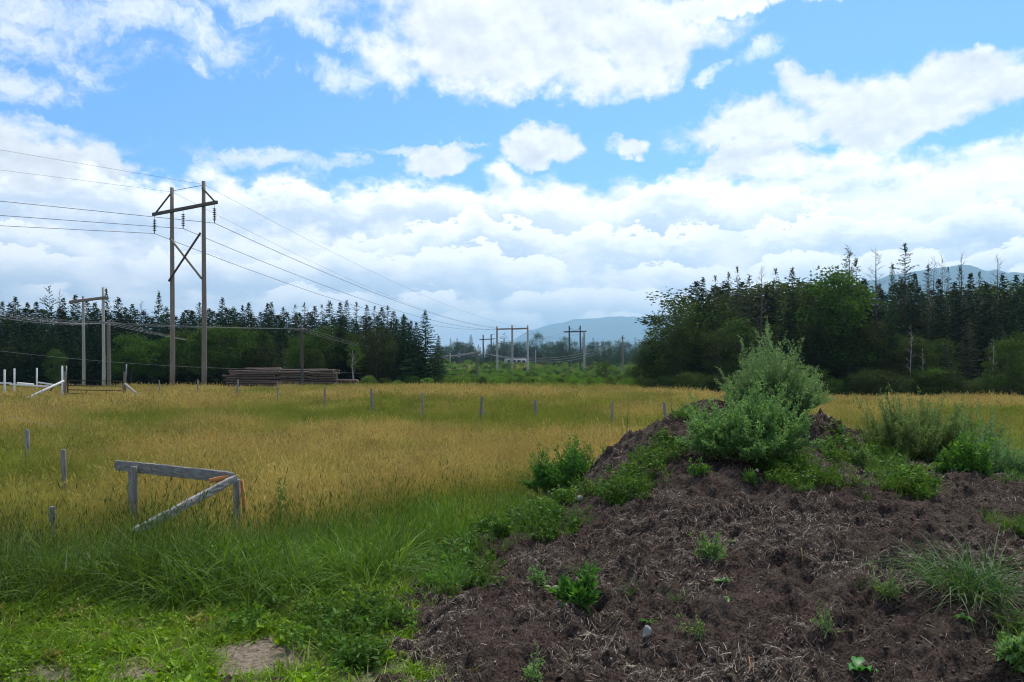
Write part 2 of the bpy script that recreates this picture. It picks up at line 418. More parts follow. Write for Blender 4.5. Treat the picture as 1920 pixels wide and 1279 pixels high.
def height(x, y):
    x = np.asarray(x, float); y = np.asarray(y, float)
    b_ = base(x, y); m_ = inside_mound(x, y)
    if m_.any():
        b_ = np.array(b_); xm = x[m_] if x.ndim else x; ym = y[m_] if y.ndim else y
        if x.ndim: b_[m_] = np.maximum(b_[m_], mound(xm, ym) - 0.0)
        else: b_ = np.maximum(b_, mound(np.array([x]), np.array([y]))[0])
    return b_
_D = np.exp(np.linspace(np.log(3.2), np.log(400), 6000))
def hit(px, py):
    """where the sight line through a photograph pixel meets the ground"""
    x = at(px, _D); z = ZC - (py - HY) * _D / F; h = height(x, _D); k = np.argmax(z <= h)
    return float(x[k]), float(_D[k]), float(h[k])

def ground_mesh():
    ys = np.r_[np.linspace(-30, 2, 14), np.arange(2.15, 14, 0.12), np.exp(np.linspace(np.log(14), np.log(15000), 190))]
    u = np.linspace(-1, 1, 261); xs = np.sinh(u * 9.2) / np.sinh(9.2) * 14000 + u * 14
    X, Y = np.meshgrid(xs, ys); Z = base(X, Y)
    nx, ny = len(xs), len(ys); i = np.arange(ny - 1)[:, None] * nx + np.arange(nx - 1)[None]
    f = np.stack([i, i + 1, i + nx + 1, i + nx], -1).reshape(-1, 4)
    m, t, b = new_mat('ground'); p = pos(); x, y, z = sep(p)
    n = noise(scaled(p, 2.2, 2.2, 2.2), 1.0, 8, 0.65); nn = noise(scaled(p, 30, 30, 30), 1.0, 5, 0.7); big = noise(scaled(p, .05, .12, .05), 1.0, 5, 0.6)
    soil = mixc(sstep(nn, 0.3, 0.7), (0.085, 0.064, 0.046), (0.25, 0.195, 0.145))
    soil = mixc(sstep(n, 0.50, 0.62), soil, (0.05, 0.065, 0.02))
    turf = mixc(sstep(big, 0.4, 0.6), (0.10, 0.085, 0.025), (0.06, 0.085, 0.02))
    far = mixc(sstep(big, 0.35, 0.65), (0.05, 0.085, 0.018), (0.085, 0.10, 0.03))
    c = mixc(sstep(y, 5.2, 6.6), soil, turf); c = mixc(sstep(y, 68, 78), c, far)
    t.links.new(c, b.inputs['Base Color']); b.inputs['Roughness'].default_value = 0.95
    bump(t, b, nn, 0.7, 0.02)
    return mesh('ground', np.stack([X, Y, Z], -1).reshape(-1, 3), [f], [m], smooth=True)
tag(obj('ground', ground_mesh()), kind='structure')

def mound_mesh():
    xs = np.arange(-2.4, 9.0, 0.017); ys = np.arange(2.6, 13.0, 0.017)
    X, Y = np.meshgrid(xs, ys); Z = mound(X, Y)
    nx, ny = len(xs), len(ys); i = np.arange(ny - 1)[:, None] * nx + np.arange(nx - 1)[None]
    f = np.stack([i, i + 1, i + nx + 1, i + nx], -1).reshape(-1, 4)
    keep = (Z > base(X, Y) - 0.15).ravel(); f = f[keep[f].any(1)]
    used = np.unique(f); mp = np.full(nx * ny, -1); mp[used] = np.arange(len(used))
    m, t, b = new_mat('compost'); p = pos()
    n1_ = noise(scaled(p, 2.6, 2.6, 2.6), 1.0, 6, 0.65); n2_ = noise(scaled(p, 55, 55, 55), 1.0, 6, 0.75); n3_ = noise(scaled(p, 14, 14, 14), 1.0, 6, 0.7)
    c = mixc(sstep(n2_, 0.38, 0.64), (0.017, 0.0105, 0.0088), (0.118, 0.080, 0.063))
    c = mixc(sstep(n1_, 0.5, 0.72) * 0.5, c, (0.16, 0.12, 0.09))
    c = mixc(sstep(n3_, 0.58, 0.72) * 0.35, c, (0.14, 0.112, 0.09))
    wv_ = noise(scaled(p, 1.2, 1.2, 1.2), 1.0, 3, 0.5)
    fx_, fy_, fz_ = sep(p)
    fb_ = noise(vec(fx_ * 150.0 + wv_ * 90.0, fy_ * 28.0 + wv_ * 40.0, fz_ * 60.0), 1.0, 3, 0.6)
    c = mixc(sstep(fb_, 0.60, 0.70) * sstep(n1_, 0.40, 0.60) * 0.75, c, (0.33, 0.27, 0.20))
    t.links.new(c, b.inputs['Base Color']); b.inputs['Roughness'].default_value = 0.95; b.inputs['Specular IOR Level'].default_value = 0.15
    bump(t, b, n2_ + n3_ * 1.2, 1.0, 0.035)
    return mesh('dirt_mound', np.stack([X, Y, Z], -1).reshape(-1, 3)[used], [mp[f]], [m], smooth=False)
tag(obj('dirt_mound', mound_mesh()), kind='structure')

def mountain(name, prof, d, depth, seed, col1, col2):
    """ridge profile in photograph pixels at distance d, given real depth front and back"""
    px = np.array([p[0] for p in prof], float); py = np.array([p[1] for p in prof], float)
    xs = np.linspace(px[0], px[-1], 260); hs = np.interp(xs, px, py)
    k = np.hanning(7); k /= k.sum(); hp = np.r_[np.full(3, hs[0]), hs, np.full(3, hs[-1])]; hs = np.convolve(hp, k, 'valid') - (fbm(xs / 22.0, xs * 0 + seed, 4, seed) - .5) * 7
    X = at(xs, d); H = (HY - hs) * d / F
    v = np.r_[np.linspace(0, 1, 40), np.linspace(1, 0, 16)[1:]]; yy = np.r_[np.linspace(-depth, 0, 40), np.linspace(0, depth, 16)[1:]]
    XX, VV = np.meshgrid(X, v); YY = np.repeat(yy[:, None], len(X), 1) + d
    r = (1 - np.abs(2 * fbm(XX / 900, YY / 1500, 5, seed) - 1)) - 0.55
    Z = H[None] * VV ** 1.25 + r * H[None] * 0.35 * VV * (1 - VV) * 2 - 6
    nx, ny = len(X), len(v); i = np.arange(ny - 1)[:, None] * nx + np.arange(nx - 1)[None]
    f = np.stack([i, i + 1, i + nx + 1, i + nx], -1).reshape(-1, 4)
    m, t, b = new_mat(name + '_forest'); p = pos()
    g = noise(scaled(p, .006, .006, .006), 1.0, 8, 0.72)
    t.links.new(mixc(sstep(g, 0.35, 0.65), col1, col2), b.inputs['Base Color']); b.inputs['Roughness'].default_value = 0.95
    return tag(obj(name, mesh(name, np.stack([XX, YY, Z], -1).reshape(-1, 3), [f], [m], smooth=True)), kind='structure')
mountain('mountain', [(860, 680), (940, 650), (985, 622), (1030, 607), (1080, 599), (1150, 594), (1260, 592), (1420, 598), (1600, 620), (1800, 660), (2000, 680)], 11500, 2600, 5, (0.03, 0.06, 0.035), (0.05, 0.085, 0.045))
mountain('mountain_ridge', [(1330, 690), (1400, 655), (1470, 600), (1540, 551), (1600, 533), (1680, 512), (1740, 503), (1790, 497), (1815, 495), (1850, 505), (1885, 507), (1930, 510), (2050, 540), (2300, 600), (2500, 670)], 5500, 1300, 9, (0.02, 0.042, 0.028), (0.05, 0.075, 0.04))
mountain('hills', [(900, 676), (1020, 668), (1100, 655), (1180, 645), (1240, 640), (1300, 642), (1400, 650), (1500, 668), (1600, 680)], 7400, 900, 12, (0.03, 0.055, 0.025), (0.045, 0.08, 0.03))

# ------------------------------------------------------------------ plant materials
M_SPRUCE = leaf_mat('spruce_needles', (0.016, 0.036, 0.014), (0.040, 0.075, 0.026), obvar=0.4, amount=0.2, spec=.05)
M_LARCH = leaf_mat('larch_needles', (0.030, 0.050, 0.016), (0.062, 0.088, 0.028), obvar=0.3, amount=0.25, spec=.05)
M_BROAD = leaf_mat('broad_leaves', (0.030, 0.064, 0.009), (0.068, 0.116, 0.018), obvar=0.4, amount=0.35, spec=.06)
M_DARKBROAD = leaf_mat('dark_leaves', (0.026, 0.052, 0.010), (0.060, 0.090, 0.015), obvar=0.45, amount=0.3, spec=.06)
M_FARLEAF = leaf_mat('distant_leaves', (0.022, 0.048, 0.014), (0.048, 0.085, 0.024), obvar=0.35, amount=0.2, spec=.05)
M_SHRUB = leaf_mat('shrub_leaves', (0.075, 0.165, 0.015), (0.16, 0.27, 0.030), obvar=0.3, amount=0.35)
M_BARK = wood_mat('bark', (0.045, 0.036, 0.030), (0.10, 0.085, 0.07), (0.03, 0.025, 0.02))
M_PALEBARK = wood_mat('pale_bark', (0.30, 0.27, 0.23), (0.46, 0.43, 0.38), (0.10, 0.085, 0.07))
M_SNAG = wood_mat('dead_wood', (0.07, 0.06, 0.052), (0.13, 0.115, 0.10), (0.06, 0.05, 0.045))
M_POLE = wood_mat('pole_wood', (0.125, 0.098, 0.08), (0.235, 0.20, 0.165), (0.065, 0.047, 0.038))
M_PALEPOLE = wood_mat('pale_pole_wood', (0.30, 0.27, 0.235), (0.44, 0.41, 0.37), (0.17, 0.14, 0.12))
M_ARM = wood_mat('crossarm_wood', (0.055, 0.048, 0.042), (0.10, 0.088, 0.078), (0.035, 0.03, 0.026), 'x')
M_POST = wood_mat('post_wood', (0.135, 0.123, 0.108), (0.28, 0.262, 0.235), (0.07, 0.063, 0.055))
M_RAIL = wood_mat('rail_wood', (0.13, 0.125, 0.12), (0.30, 0.29, 0.27), (0.06, 0.056, 0.052), 'x', 5)
M_SPLIT = wood_mat('split_wood', (0.40, 0.14, 0.04), (0.50, 0.22, 0.08), (0.25, 0.08, 0.03), 'x', 2)
M_LOG = wood_mat('log_bark', (0.058, 0.037, 0.029), (0.18, 0.125, 0.096), (0.026, 0.018, 0.015), 'x')
M_LOGEND = plain('log_end', (0.40, 0.31, 0.21), 0.85, 0, 0.3)
M_WHITE = plain('white_paint', (0.70, 0.69, 0.67), 0.5, 0, 0.1)
M_GALV = plain('galvanised_steel', (0.26, 0.26, 0.27), 0.5, 0.3)
M_RUST = plain('rusty_steel', (0.10, 0.068, 0.055), 0.7, 0.3)
M_WIRE = plain('cable', (0.07, 0.07, 0.07), 0.6, 0.0)
M_CERAMIC = plain('brown_porcelain', (0.045, 0.022, 0.016), 0.25)
M_DARKGLASS = plain('dark_window', (0.02, 0.022, 0.025), 0.15)
M_RUBBER = plain('rubber', (0.02, 0.02, 0.02), 0.8)
M_STONE = plain('stone', (0.27, 0.265, 0.25), 0.85, 0, 0.3)
M_PALESTONE = plain('pale_stone', (0.40, 0.37, 0.33), 0.8, 0, 0.2)

# ------------------------------------------------------------------ tree builders: return (trunk mesh, crown mesh, height)
def conifer(name, H, Rm, bare=0.06, per=8, gap=0.34, droop=0.25, dens=1.0, irregular=0.25, power=0.75, card=0.42, mat=None, taper_top=1.0, open_=0.0, bark=None):
    tr = MB(); cr_ = MB()
    tube(tr, [(0, 0, -0.3), (0.03, 0, H * 0.3), (-0.02, 0.03, H * 0.65), (0, 0, H * 0.985)], [0.018 * H * .5, 0.014 * H * .5, 0.008 * H * .5, 0.004], 7)
    z = H * bare
    C = []; AX = []; LL = []; WW = []
    while z < H * 0.985:
        u = z / H; Rz = Rm * (1 - u) ** power * min(1, 0.5 + u * 3.0 + 0.2) + 0.06
        Rz *= 1 + irregular * (rng.random() - 0.55)
        n = max(3, int(per * (0.65 + 0.5 * (1 - u))))
        az0 = rng.random() * 6.28
        for k in range(n):
            if rng.random() < open_: continue
            az = az0 + k * 6.28 / n + rng.normal() * 0.25
            L = Rz * (0.62 + 0.5 * rng.random()); rise = 0.55 * u - droop * (1 - u) + rng.normal() * 0.08
            dirv = np.array([math.cos(az), math.sin(az), rise]); zz = z + rng.normal() * gap * 0.3
            nn = max(6, int(L / 0.065 * dens)); s = rng.random(nn) ** 0.7 * 0.95 + 0.05
            sag = -0.12 * L * s ** 2 + 0.10 * L * np.maximum(0, s - .7)
            P = np.array([0, 0, zz]) + dirv * (L * s)[:, None]; P[:, 2] += sag
            sd = np.where(rng.random(nn) < 0.5, -1, 1) * (0.35 + 0.9 * rng.random(nn))
            ax = np.stack([math.cos(az) * np.cos(sd) - math.sin(az) * np.sin(sd), math.sin(az) * np.cos(sd) + math.cos(az) * np.sin(sd), rise * 0.6 - 0.25 + rng.normal(size=nn) * 0.2], -1)
            C.append(P); AX.append(ax); LL.append((card * (0.45 + 0.55 * (1 - s)) * (0.6 + 0.6 * rng.random(nn))) * (0.35 + 0.65 * (1 - u)))
            WW.append(np.full(nn, card * (0.25 + 0.3 * (1 - u))))
            if L > 0.35 and (open_ > 0.1): tube(tr, [(0, 0, zz), tuple(np.array([0, 0, zz]) + dirv * L * 0.9)], [0.018, 0.006], 3, cap=False)
        z += gap * (1.15 - 0.75 * u) * (0.8 + 0.4 * rng.random())
    # leader
    C.append(np.tile([0, 0, H * 0.93], (8, 1)) + rng.random((8, 1)) * [0, 0, H * .05]); AX.append(np.c_[rng.normal(size=(8, 2)) * 0.22, np.ones(8)]); LL.append(np.full(8, 0.4)); WW.append(np.full(8, 0.10))
    cards(cr_, np.concatenate(C), np.concatenate(AX), np.concatenate(LL), np.concatenate(WW), fold=0.15)
    return tr.mesh(name + '_trunk', bark or M_BARK, True), cr_.mesh(name + '_crown', mat or M_SPRUCE), H
def limb_tree(name, H, Rw, crown0=0.25, clusters=26, leaves=240, leaf=0.2, mat=None, bark=None, spread=0.42, narrow=1.0):
    tr = MB(); cr_ = MB(); top = np.array([rng.normal() * .1 * Rw, rng.normal() * .1 * Rw, H * 0.8])
    lean = np.array([rng.normal() * .15, rng.normal() * .15, 0])
    stem = [np.array([0, 0, -0.3]), np.array([0, 0, H * .25]) + lean * .5, np.array([0, 0, H * .5]) + lean, top]
    tube(tr, stem, [0.016 * H, 0.012 * H, 0.008 * H, 0.015], 7)
    for i in range(clusters):
        u = (i + rng.random()) / clusters; z = H * (crown0 + (1 - crown0) * u * 0.97)
        w = Rw * narrow * math.sqrt(max(0.03, 1 - ((u - 0.40) / 0.64) ** 2)); a = i * 2.4 + rng.normal() * .4
        r = w * (0.45 + 0.55 * rng.random()); c = np.array([math.cos(a) * r, math.sin(a) * r, z])
        k = np.interp(max(0.1, z / H - 0.22), [0, .25, .5, .8], [0, 1, 2, 3]); k0 = int(min(k, 2)); p0_ = stem[k0] + (stem[k0 + 1] - stem[k0]) * (k - k0)
        tube(tr, [p0_, (p0_ + c) / 2 + np.array([0, 0, .12 * r]), c], [0.0045 * H, 0.003 * H, 0.008], 4, cap=False)
        sz = Rw * spread * (0.65 + 0.7 * rng.random())
        m = int(leaves * (0.6 + 0.8 * rng.random())); d = unit(rng.standard_normal((m, 3))) * (rng.random((m, 1)) ** 0.45)
        P = c + d * sz * np.array([1.1, 1.1, 0.72]) + rng.normal(size=(m, 3)) * 0.07
        ax = d * 0.8 + rng.normal(size=(m, 3)) * 0.5; ax[:, 2] -= 0.2
        cards(cr_, P, ax, leaf * (0.7 + .6 * rng.random(m)), leaf * 0.62, fold=0.12)
    return tr.mesh(name + '_trunk', bark or M_BARK, True), cr_.mesh(name + '_crown', mat or M_BROAD), H
def snag(name, H, n=34, Rm=0.9, bark=None, tuft=0):
    tr = MB(); cr_ = MB(); tube(tr, [(0, 0, -.3), (0.05, 0, H * .4), (-.04, .05, H * .75), (0, 0, H)], [0.008 * H, 0.006 * H, 0.0035 * H, 0.005], 6)
    for i in range(n):
        u = 0.35 + 0.62 * (i + rng.random()) / n; a = rng.random() * 6.28; L = Rm * (1.1 - u) * (0.5 + rng.random()) + .15
        p = np.array([0, 0, u * H]); q = p + np.array([math.cos(a) * L, math.sin(a) * L, L * (0.55 + .4 * rng.random())])
        tube(tr, [p, (p + q) / 2 - [0, 0, .06], q], [0.022, 0.015, 0.008], 3, cap=False)
        for j in range(2):
            b0 = p + (q - p) * (0.4 + .4 * rng.random()); tube(tr, [b0, b0 + np.array([rng.normal() * .2, rng.normal() * .2, .28])], [0.010, 0.006], 3, cap=False)
        if tuft:
            m = tuft; s = rng.random((m, 1)); cards(cr_, p + (q - p) * s + rng.normal(size=(m, 3)) * .08, rng.normal(size=(m, 3)) + [0, 0, -.3], 0.2, 0.07)
    return tr.mesh(name + '_trunk', bark or M_SNAG, True), (cr_.mesh(name + '_crown', M_LARCH) if tuft else None), H

TREE = {}
for i in range(5): TREE['spruce%d' % i] = conifer('spruce', 12, [2.7, 3.0, 2.2, 3.3, 2.0][i], gap=0.32, per=9, dens=1.25, irregular=0.35, power=[1.0, .95, .85, 1.0, .9][i])
for i in range(2): TREE['spire%d' % i] = conifer('spire', 12, 1.5 + .2 * i, gap=0.24, per=8, dens=1.5, irregular=0.3, power=0.8, card=.30)
for i in range(3): TREE['larch%d' % i] = conifer('larch', 12, 2.2 + .3 * i, gap=0.36, per=7, dens=1.0, irregular=0.6, power=0.85, card=.32, mat=M_LARCH, open_=0.14, droop=0.1)
TREE['pine0'] = conifer('pine', 12, 3.0, bare=.2, gap=0.75, per=6, dens=1.3, irregular=0.5, power=0.45, card=.5, open_=0.15, droop=-0.1)
for i in range(3): TREE['broad%d' % i] = limb_tree('broad', 9, [2.4, 2.0, 2.8][i], clusters=28, leaves=230)
for i in range(3): TREE['darkbroad%d' % i] = limb_tree('darkbroad', 10, [2.2, 2.6, 1.9][i], crown0=.12, clusters=30, leaves=210, mat=M_DARKBROAD)
TREE['open0'] = limb_tree('openbroad', 9, 2.3, crown0=.1, clusters=34, leaves=70, leaf=.19, mat=M_DARKBROAD, spread=.3)
for i in range(2): TREE['bush%d' % i] = limb_tree('bush', 4, 1.5 + .3 * i, crown0=.05, clusters=20, leaves=190, leaf=.16, mat=M_SHRUB if i == 0 else M_BROAD)
TREE['darkbush0'] = limb_tree('darkbush', 4, 1.7, crown0=.04, clusters=20, leaves=180, leaf=.16, mat=M_DARKBROAD)
TREE['birch0'] = limb_tree('birch', 9, 1.1, crown0=.5, clusters=16, leaves=120, leaf=.16, mat=M_BROAD, bark=M_PALEBARK)
for i in range(2): TREE['dead%d' % i] = snag('dead', 12, 36, 1.1 - .3 * i)
TREE['deadtuft0'] = snag('deadtuft', 12, 44, 1.5, tuft=16)
TREE['palesnag0'] = snag('palesnag', 7, 14, .6, bark=M_PALEBARK)

def tree(kind, px, pytop, d, label, group=None, name=None, wide=1.0, cat='tree', sink=0.0):
    tm, cm, H = TREE[kind]; x = at(px, d); z = float(base(x, d)) - sink; h = zat(pytop, d) - z
    nm = name or ('conifer' if kind[:-1] in ('spruce', 'spire', 'larch', 'pine') else 'dead_tree' if kind[:-1] in ('dead', 'deadtuft', 'palesnag') else 'shrub' if 'bush' in kind else 'leafy_tree')
    t = thing(nm, label, cat, (x, d, z), rng.random() * 6.28, group); k = h / H
    t.scale = (k * wide, k * wide, k)
    obj('trunk', tm, t)
    if cm: obj('crown', cm, t)
    return t
WL, WR, WF = 'trees of the dark wood on the left', 'trees of the wood on the right', 'far trees behind the power line corridor'
L_SPR = 'dark green spruce in the wood behind the field on the left'
L_LEAF = 'bright green leafy tree at the foot of the dark spruce wood'
# left wood, skyline trees
left = [(4, 565, 0), (19, 567, 1), (29, 556, 0), (51, 566, 2), (68, 564, 4), (118, 556, 4), (141, 552, 0), (163, 562, 1), (178, 566, 2), (222, 557, 1), (236, 574, 4),
        (248, 569, 2), (312, 575, 1), (343, 585, 0), (360, 580, 4), (374, 566, 's'), (392, 577, 2), (438, 575, 1), (455, 573, 's'), (466, 567, 0), (488, 584, 2),
        (502, 568, 0), (509, 566, 's'), (531, 575, 's'), (553, 571, 'l'), (571, 568, 'l'), (590, 573, 2), (604, 571, 'l'), (618, 564, 1), (638, 565, 4), (650, 563, 's'), (668, 567, 'l'),
        (688, 572, 's'), (702, 574, 'l'), (716, 575, 2), (727, 573, 'l'), (738, 583, 1), (757, 588, 's'), (771, 600, 4)]
for i, (px, py, k) in enumerate(left):
    kind = {'s': 'spire%d' % (i % 2), 'l': 'larch%d' % (i % 3)}.get(k) or 'spruce%d' % k
    tree(kind, px, py, 92 + 14 * ((i * 7) % 5) / 5, L_SPR if k != 'l' else 'thin feathery larch among the dark spruces left of centre', WL, wide=1.65)
for i in range(70):
    px = -60 + 835 * (i + rng.random() * .8) / 70
    tree('spruce%d' % rng.integers(5), px, 576 + rng.random() * 20 + (px > 600) * 10, 112 + rng.random() * 20, L_SPR, WL, wide=2.7)
for i in range(30):
    px = -40 + 830 * (i + rng.random() * .8) / 30
    tree('spruce%d' % rng.integers(5), px, 600 + rng.random() * 40, 86 + rng.random() * 8, L_SPR, WL, wide=1.9)
tree('pine0', 92, 539, 95, 'broad tufted pine standing tallest at the left end of the wood', wide=.75)
tree('spruce0', 199, 540, 95, 'tall spruce rising straight behind the crossarm of the pale pole pair', wide=.95)
tree('spruce3', 298, 547, 94, 'tall pointed spruce just left of the near brown power poles')
tree('spruce1', 417, 557, 95, 'tall spruce just right of the near brown power poles', wide=1.2)
tree('dead1', 112, 541, 94, 'bare thin treetop beside the broad tufted pine', name='dead_tree')
tree('dead0', 266, 561, 94, 'bare dead treetop with crooked twigs left of the pointed spruce')
tree('spruce3', 797, 582, 82, 'big bushy spruce at the right hand corner of the left wood', wide=1.55)
tree('spruce2', 757, 589, 86, 'narrow spruce next to the big corner spruce')
tree('spruce4', 822, 628, 92, 'small spruce low beside the big corner spruce', wide=1.5)
for i, (px, py, k, w) in enumerate([(245, 628, 0, 1.2), (285, 640, 1, 1.2), (322, 632, 2, 1), (352, 622, 0, 1.2), (385, 615, 1, 1.2), (420, 612, 2, 1.1), (452, 618, 0, 1.1), (485, 622, 1, 1.1), (560, 632, 0, 1), (600, 622, 2, 1), (625, 612, 0, 1.2), (660, 625, 1, 1),
                                   (705, 615, 1, .9), (735, 640, 0, 1), (20, 650, 2, 1), (75, 650, 1, 1), (105, 655, 0, 1), (500, 640, 1, 1.1), (765, 655, 1, 1), (785, 668, 0, 1)]):
    tree(('broad%d' if i < 12 else 'darkbroad%d') % k, px, py, 84 + (i % 4) * 1.5, L_LEAF if i < 12 else 'dull green leafy tree at the foot of the dark wood', WL, wide=w * 1.15)
tree('broad1', 588, 655, 79, 'small round bright green tree behind the log pile', wide=1.3)
tree('larch1', 531, 640, 79, 'grey green sparse spruce behind the middle of the log pile', wide=1.5)
tree('birch0', 664, 648, 79, 'slim birch with white trunk at the right end of the log pile', wide=1.6)
for i, px in enumerate((690, 720, 745, 775, 800, 815)): tree('bush%d' % (i % 2), px, 705 + (i % 3) * 4, 78 + i % 2, 'low bush at the foot of the left wood near the corridor', 'low bushes under the left wood', wide=1.7)
# right wood
L_R = {'spruce': 'dark spruce in the thick wood on the right', 'darkbroad': 'dull green leafy tree in the thick wood on the right', 'larch': 'sparse feathery larch in the thick wood on the right',
       'broad': 'bright green leafy tree in the thick wood on the right', 'spire': 'dark spruce in the thick wood on the right', 'darkbush': 'dark bush at the foot of the right wood', 'bush': 'green bush at the foot of the right wood', 'dead': 'bare grey dead tree standing above the right wood'}
right = [(1318, 519, 'spruce1', .9), (1342, 516, 'larch0', 1.1), (1366, 511, 'larch1', 1.1), (1405, 514, 'larch2', 1.1), (1455, 503, 'larch0', 1.3), (1383, 499, 'larch0', .9),
         (1515, 538, 'darkbroad0', 1.1), (1535, 548, 'darkbroad1', 1), (1550, 552, 'darkbroad2', 1), (1605, 484, 'larch1', 1.2), (1620, 520, 'spruce2', 1.3), (1648, 530, 'spruce4', 1.3), (1690, 520, 'spruce1', 1.3),
         (1715, 512, 'spruce0', 1.3), (1740, 495, 'larch2', .8), (1778, 500, 'larch0', .8), (1800, 500, 'larch1', .8), (1760, 520, 'spruce4', 1.2), (1820, 509, 'spruce4', 1.1), (1837, 510, 'larch1', 1), (1850, 528, 'spruce2', 1.2),
         (1880, 512, 'spruce1', 1), (1905, 514, 'spruce2', 1.2), (1925, 512, 'spruce0', 1.2), (1945, 520, 'spruce3', 1.2), (1980, 515, 'spruce1', 1.2), (2010, 510, 'larch2', 1.2), (1790, 528, 'spruce0', 1.2)]
for i, (px, py, k, w) in enumerate(right):
    tree(k, px, py, 74 + (i * 5 % 7) * 1.4, L_R[k[:-1]], WR, wide=w * 1.2)
for i in range(50):
    px = 1300 + 740 * (i + rng.random() * .8) / 50; k = ['darkbroad%d', 'spruce%d', 'spruce%d', 'spruce%d'][rng.integers(4)] % rng.integers(3)
    tree(k, px, 526 + rng.random() * 26, 84 + rng.random() * 14, L_R[k[:-1]], WR, wide=2.4)
for i in range(32):
    px = 1270 + 760 * (i + rng.random() * .8) / 32; k = ['darkbroad%d', 'darkbroad%d', 'larch%d', 'spruce%d'][rng.integers(4)] % rng.integers(3)
    tree(k, px, 595 + rng.random() * 50, 68 + rng.random() * 4, L_R[k[:-1]], WR, wide=1.3)
for i in range(26):
    px = 1215 + 800 * (i + rng.random() * .8) / 26; k = ['darkbush0', 'darkbush0', 'bush1'][rng.integers(3)]
    tree(k, px, 690 + rng.random() * 24, 64 + rng.random() * 2, L_R[k[:-1]], 'bushes at the foot of the right wood', wide=1.5)
tree('open0', 1272, 556, 70, 'open crowned tree at the left edge of the right wood against the sky', wide=1.25)
tree('open0', 1252, 590, 73, 'smaller open leafy tree left of the open crowned edge tree', wide=1.3)
for px, py, k in ((1222, 636, 'darkbroad1'), (1240, 618, 'darkbroad0'), (1290, 600, 'darkbroad2'), (1208, 660, 'darkbroad1'), (1262, 640, 'darkbroad0'), (1310, 570, 'darkbroad1'), (1340, 560, 'darkbroad0')):
    tree(k, px, py, 74, L_R['darkbroad'], WR, wide=1.3)
tree('spire0', 1485, 502, 74, 'narrow dark spruce with a pointed top in the middle of the right wood', wide=1.5)
tree('spire1', 1673, 492, 73, 'very thin dark spire beside the tallest larch', wide=.9)
tree('larch2', 1697, 456, 76, 'tallest larch of the right wood with thin open crown', wide=1.25)
tree('broad1', 1572, 508, 72, 'deep green leafy tree with rounded top standing forward of the right wood', wide=1.25)
tree('broad0', 1895, 636, 63, 'bright light green young tree at the right edge of the picture', wide=1.2)
tree('deadtuft0', 1592, 462, 77, 'half dead larch with bare top behind the rounded leafy tree')
tree('dead0', 1642, 462, 77, 'bare dead tree left of the tallest larch', wide=1.3)
tree('dead1', 1428, 498, 77, 'bare dead treetop between the larches left of the pointed spruce', wide=1.3)
for px, py in ((1752, 480), (1766, 476), (1803, 474), (1741, 492)): tree('dead1', px, py, 79, L_R['dead'], 'thin bare dead tops in front of the mountain ridge')
tree('dead0', 1871, 474, 78, 'lone bare dead tree above the wood in front of the mountain near the right edge')
tree('palesnag0', 1708, 612, 67, 'pale forked dead trunk standing in the shade of the right wood')
tree('palesnag0', 1862, 635, 66, 'straight white birch stem in front of the right wood near the bright young tree')
tree('palesnag0', 1730, 655, 66, 'short pale crooked stem right of the forked dead trunk')
# far trees
FT = {k: None for k in ('spruce', 'broad', 'pine')}
def joined(kind, dens_mat):
    tm, cm, H = TREE[kind]; out_ = []
    n1v, n2v = len(tm.vertices), len(cm.vertices)
    def arr(me):
        v = np.empty(len(me.vertices) * 3, np.float32); me.vertices.foreach_get('co', v); return v.reshape(-1, 3)
    mb = MB()
    for me, mi in ((tm, 0), (cm, 1)):
        q = [list(p.vertices) for p in me.polygons if len(p.vertices) == 4]
        if mi == 1: q = q[::2]
        mb.add(arr(me), [np.array(q)], 0.5, .5, mi)
    me = mb.mesh('far_' + kind, [M_BARK, dens_mat])
    a = me.attributes['v']; v = np.concatenate([np.zeros(n1v), np.repeat(rng.random(n2v // 4), 4)]).astype(np.float32); a.data.foreach_set('value', v)
    return me, H
FAR = {k: joined(k, M_FARLEAF) for k in ('spruce0', 'spruce2', 'broad0', 'broad2', 'pine0', 'spire0')}
def fartree(kind, px, py, d, label, wide=1.0, group=WF):
    me, H = FAR[kind]; x = at(px, d); z = float(base(x, d)) - .3; k = (zat(py, d) - z) / H
    o = tag(obj('distant_tree', me, None, (x, d, z), rng.random() * 6.28), label, 'tree', group); o.scale = (k * wide, k * wide, k); return o
LF1, LF2 = 'small far spruce behind the power line corridor', 'small far leafy tree behind the power line corridor'
for px, py, k, w in [(845, 634, 'spruce0', 1), (857, 633, 'spruce2', 1), (868, 640, 'spire0', 1), (915, 645, 'spruce2', 1.2), (925, 640, 'spruce0', 1), (1028, 640, 'broad0', .8), (1048, 640, 'broad2', .8),
                     (1092, 631, 'spruce0', 1), (1112, 633, 'spruce2', 1.2), (1121, 640, 'spire0', 1), (1131, 637, 'spire0', 1), (1142, 640, 'broad0', .8), (1158, 638, 'broad2', .6), (1191, 632, 'spire0', 1.2), (1200, 638, 'spire0', 1), (1211, 632, 'spruce2', 1),
                     (1226, 630, 'spruce0', 1), (1238, 640, 'spruce2', 1), (1075, 640, 'broad0', .8), (1062, 632, 'broad2', .8)]:
    fartree(k, px, py, 380 + rng.random() * 30, LF1 if k[0] == 's' else LF2, w * 1.2)
fartree('spruce0', 883, 627, 370, 'broad far spruce just left of the farthest pole frame', 1.7, None)
fartree('pine0', 945, 625, 365, 'far pine with spreading open crown seen between the three tall poles', 1.5, None)
fartree('broad0', 1006, 624, 365, 'tall round far tree just right of the three tall poles', .9, None)
for i in range(84):
    px = 815 + 470 * (i + rng.random()) / 84; k = ['spruce0', 'broad0', 'spruce2', 'broad2'][rng.integers(4)]
    fartree(k, px, 640 + rng.random() * 16, 355 + rng.random() * 60, LF1 if k[0] == 's' else LF2, 2.0 if k[0] == 's' else 1.3)
